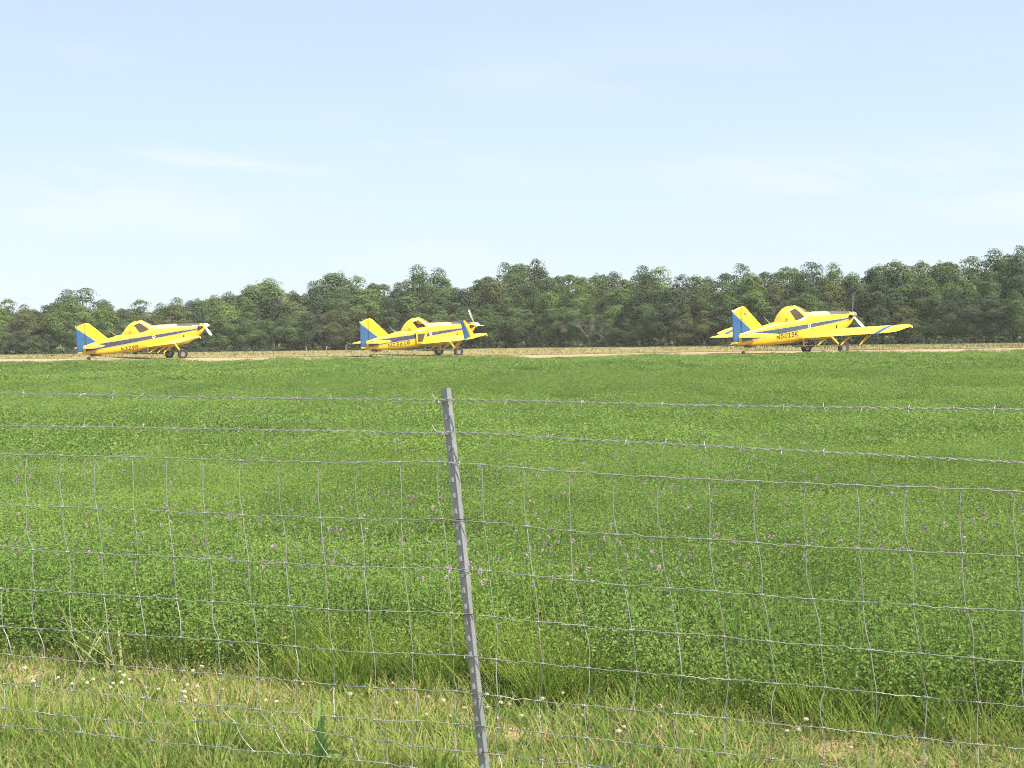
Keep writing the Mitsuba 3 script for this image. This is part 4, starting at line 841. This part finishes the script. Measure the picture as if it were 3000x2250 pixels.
SKY_ROW = [(17,876,70,'round','mid'),(68,890,60,'broad','mid'),(104,894,60,'round','dark'),(140,892,56,'broad','dark'),(196,846,76,'broad','mid'),(246,840,96,'broad','mid'),(302,876,60,'round','mid'),(352,900,54,'feathery','olive'),(405,878,90,'round','mid'),(468,886,60,'broad','mid'),
 (521,868,52,'broad','mid'),(554,866,30,'slim','dark'),(590,868,56,'feathery','mid'),(634,857,70,'feathery','light'),(684,848,70,'feathery','mid'),(736,826,70,'feathery','mid'),(786,807,96,'feathery','light'),(860,836,66,'round','mid'),(916,822,64,'broad','dark'),(975,790,74,'tall','mid'),(1012,800,44,'slim','dark'),(1047,808,70,'round','light'),
 (1092,818,54,'broad','mid'),(1122,812,60,'tall','olive'),(1170,826,50,'broad','dark'),(1222,774,90,'broad','mid'),(1284,784,86,'broad','mid'),(1350,828,70,'round','dark'),(1404,806,60,'broad','mid'),(1434,788,60,'tall','dark'),(1486,764,70,'broad','mid'),(1518,758,80,'broad','mid'),(1566,757,86,'broad','dark'),
 (1612,790,50,'tall','mid'),(1640,786,46,'tall','dark'),(1672,782,60,'tall','mid'),(1712,798,60,'broad','light'),(1742,788,50,'tall','mid'),(1768,795,50,'tall','mid'),(1798,775,42,'slim','olive'),(1832,798,56,'tall','mid'),(1880,776,80,'broad','mid'),(1934,778,90,'broad','light'),(1996,800,66,'broad','dark'),(2040,801,60,'tall','mid'),
 (2080,806,56,'broad','mid'),(2126,778,60,'tall','dark'),(2176,767,70,'broad','mid'),(2210,780,70,'round','light'),(2246,774,60,'tall','dark'),(2284,774,60,'tall','mid'),(2326,769,66,'broad','light'),(2381,763,96,'broad','dark'),(2440,768,80,'broad','light'),(2488,780,66,'round','mid'),(2550,776,60,'broad','dark'),
 (2584,769,60,'tall','mid'),(2627,756,60,'tall','mid'),(2666,768,60,'tall','light'),(2700,757,50,'tall','mid'),(2740,763,70,'broad','mid'),(2780,757,60,'tall','dark'),(2842,746,90,'broad','mid'),(2906,728,100,'broad','mid'),(2956,727,90,'broad','mid'),(3000,714,80,'broad','dark')]
row = [r[0] for r in SKY_ROW]
for i_, (px, top, wid, sh, col) in enumerate(SKY_ROW): plant_tree(px, top, wid * (1.9 if sh != 'slim' else 1.3), sh, col, 9 + 3 * (i_ % 3), row, 'on the skyline')
rg = np.random.default_rng(3); MID_ROW = []
px = -10.0
while px < 3030:
    sky_y = np.interp(px, row, [r[1] for r in SKY_ROW]); base_y = np.interp(px, BPX, [y for _, y in BASE])
    MID_ROW.append((round(px), float(sky_y + (base_y - sky_y) * rg.uniform(.07, .26)), float(rg.uniform(120, 190)), ['broad', 'round', 'feathery', 'round'][rg.integers(4)], ['mid', 'dark', 'olive', 'mid', 'light', 'dark'][rg.integers(6)]))
    px += rg.uniform(58, 92)
row = [r[0] for r in MID_ROW]
for r in MID_ROW: plant_tree(*r, 4.5 + 2 * rg.random(), row, 'in the middle rank')
FRONT = []; px = 0.0
while px < 3030:
    sky_y = np.interp(px, row, [r[1] for r in MID_ROW]); base_y = np.interp(px, BPX, [y for _, y in BASE])
    FRONT.append((round(px), float(sky_y + (base_y - sky_y) * rg.uniform(.22, .52)), float(rg.uniform(95, 165)), ['round', 'feathery', 'round', 'broad'][rg.integers(4)], ['dark', 'olive', 'dark', 'mid', 'dark', 'mid', 'dark', 'mid'][rg.integers(8)]))
    px += rg.uniform(48, 84)
row = [r[0] for r in FRONT]
for r in FRONT: plant_tree(*r, 1.2 + 1.5 * rg.random(), row, 'in the front rank')
# low scrub that closes the foot of the wood
parts = []
for px in np.arange(-220, 3220, 21.0):
    p = tree_line(px); b = np.array([p[0] + rg.normal(0, .3), p[1] + .5 + 1.6 * rg.random(), 0]); b[2] = float(ground_z(b[0], b[1])); n = 330
    u = rg.normal(size=(n, 3)); u[:, 2] = np.abs(u[:, 2]); u /= np.linalg.norm(u, axis=1, keepdims=True); h = rg.uniform(.5, 1.2)
    pos = b + u * (.55 + .5 * rg.random(n))[:, None] * [.75, .6, h]
    parts.append(leaf_cards(pos, u + rg.normal(0, .45, (n, 3)), .15, .10, rg, np.clip(rg.random() * .6 + .4 * rg.random(n), 0, 1)))
put('scrub', ply_parts(parts, 'leaf_dark')); label('scrub', 'low dark scrub along the foot of the wood', 'scrub', kind='stuff')
# bare dead branches in the edge of the wood
p = tree_line(1745); ms = []
def limb(a, d, L, r, depth):
    P = [np.array(a, float)]; d = np.array(d, float) / np.linalg.norm(d)
    for q in range(5): d = d + rg.normal(0, .16, 3); d /= np.linalg.norm(d); P.append(P[-1] + d * L / 5)
    ms.append(tube(P, np.linspace(r, r * .35, 6), 6))
    if depth:
        for q in (2, 3, 3, 4): limb(P[q], d + rg.normal(0, .6, 3) + [0, -.05, .15], L * rg.uniform(.4, .65), r * .5, depth - 1)
limb((0, 0, -.7), (.15, -.1, 1), 1.5, .055, 0); top_ = ms[0].vertices[-1]
for dx in (-1.1, -.5, .1, .6, 1.2): limb(top_ + [0, 0, rg.uniform(-.5, 0)], (dx, -.35, .8), rg.uniform(1.3, 2.0), .032, 2)
put('dead_tree', mikit.ply(cat(ms).apply_translation([p[0], p[1] - .1, p[2] + .6]), 'dead_wood', smooth=True)); label('dead_tree', 'bare grey dead branches in the edge of the wood between the middle and rightmost airplanes', 'dead tree')
for px in (900, 960, 1017):
    p = tree_line(px); key = numbered('marker_post'); M = T().translate([p[0], p[1] - 1.0, p[2]])
    put(key + '__post', mikit.ply(revolve([(0, -.1), (.04, -.1), (.035, .44), (.032, .47), (0, .47)], 12), 'weathered_white', smooth=30), M)
    put(key + '__cap', mikit.ply(revolve([(0, .465), (.045, .465), (.045, .49), (.03, .51), (0, .51)], 12), 'weathered_white', smooth=30), M)
    label(key, 'thin white marker post at the foot of the wood, ' + {900: 'leftmost of three', 960: 'middle of three', 1017: 'nearest the middle airplane'}[px], 'marker post', 'white marker posts along the wood')

# ------------------------------------------------------------------ haze
scene['haze_air'] = {'type': 'homogeneous', 'albedo': rgb(.93, .95, .97), 'sigma_t': 0.00045}
scene['haze'] = {'type': 'cube', 'bsdf': {'type': 'null'}, 'interior': ref('haze_air'), 'to_world': T().translate([0, 1100, 5.8]).scale([1520, 1420, 7.2])}
scene['camera']['medium'] = ref('haze_air')
label('haze', 'thin pale summer haze over the field and wood', 'haze', kind='stuff')
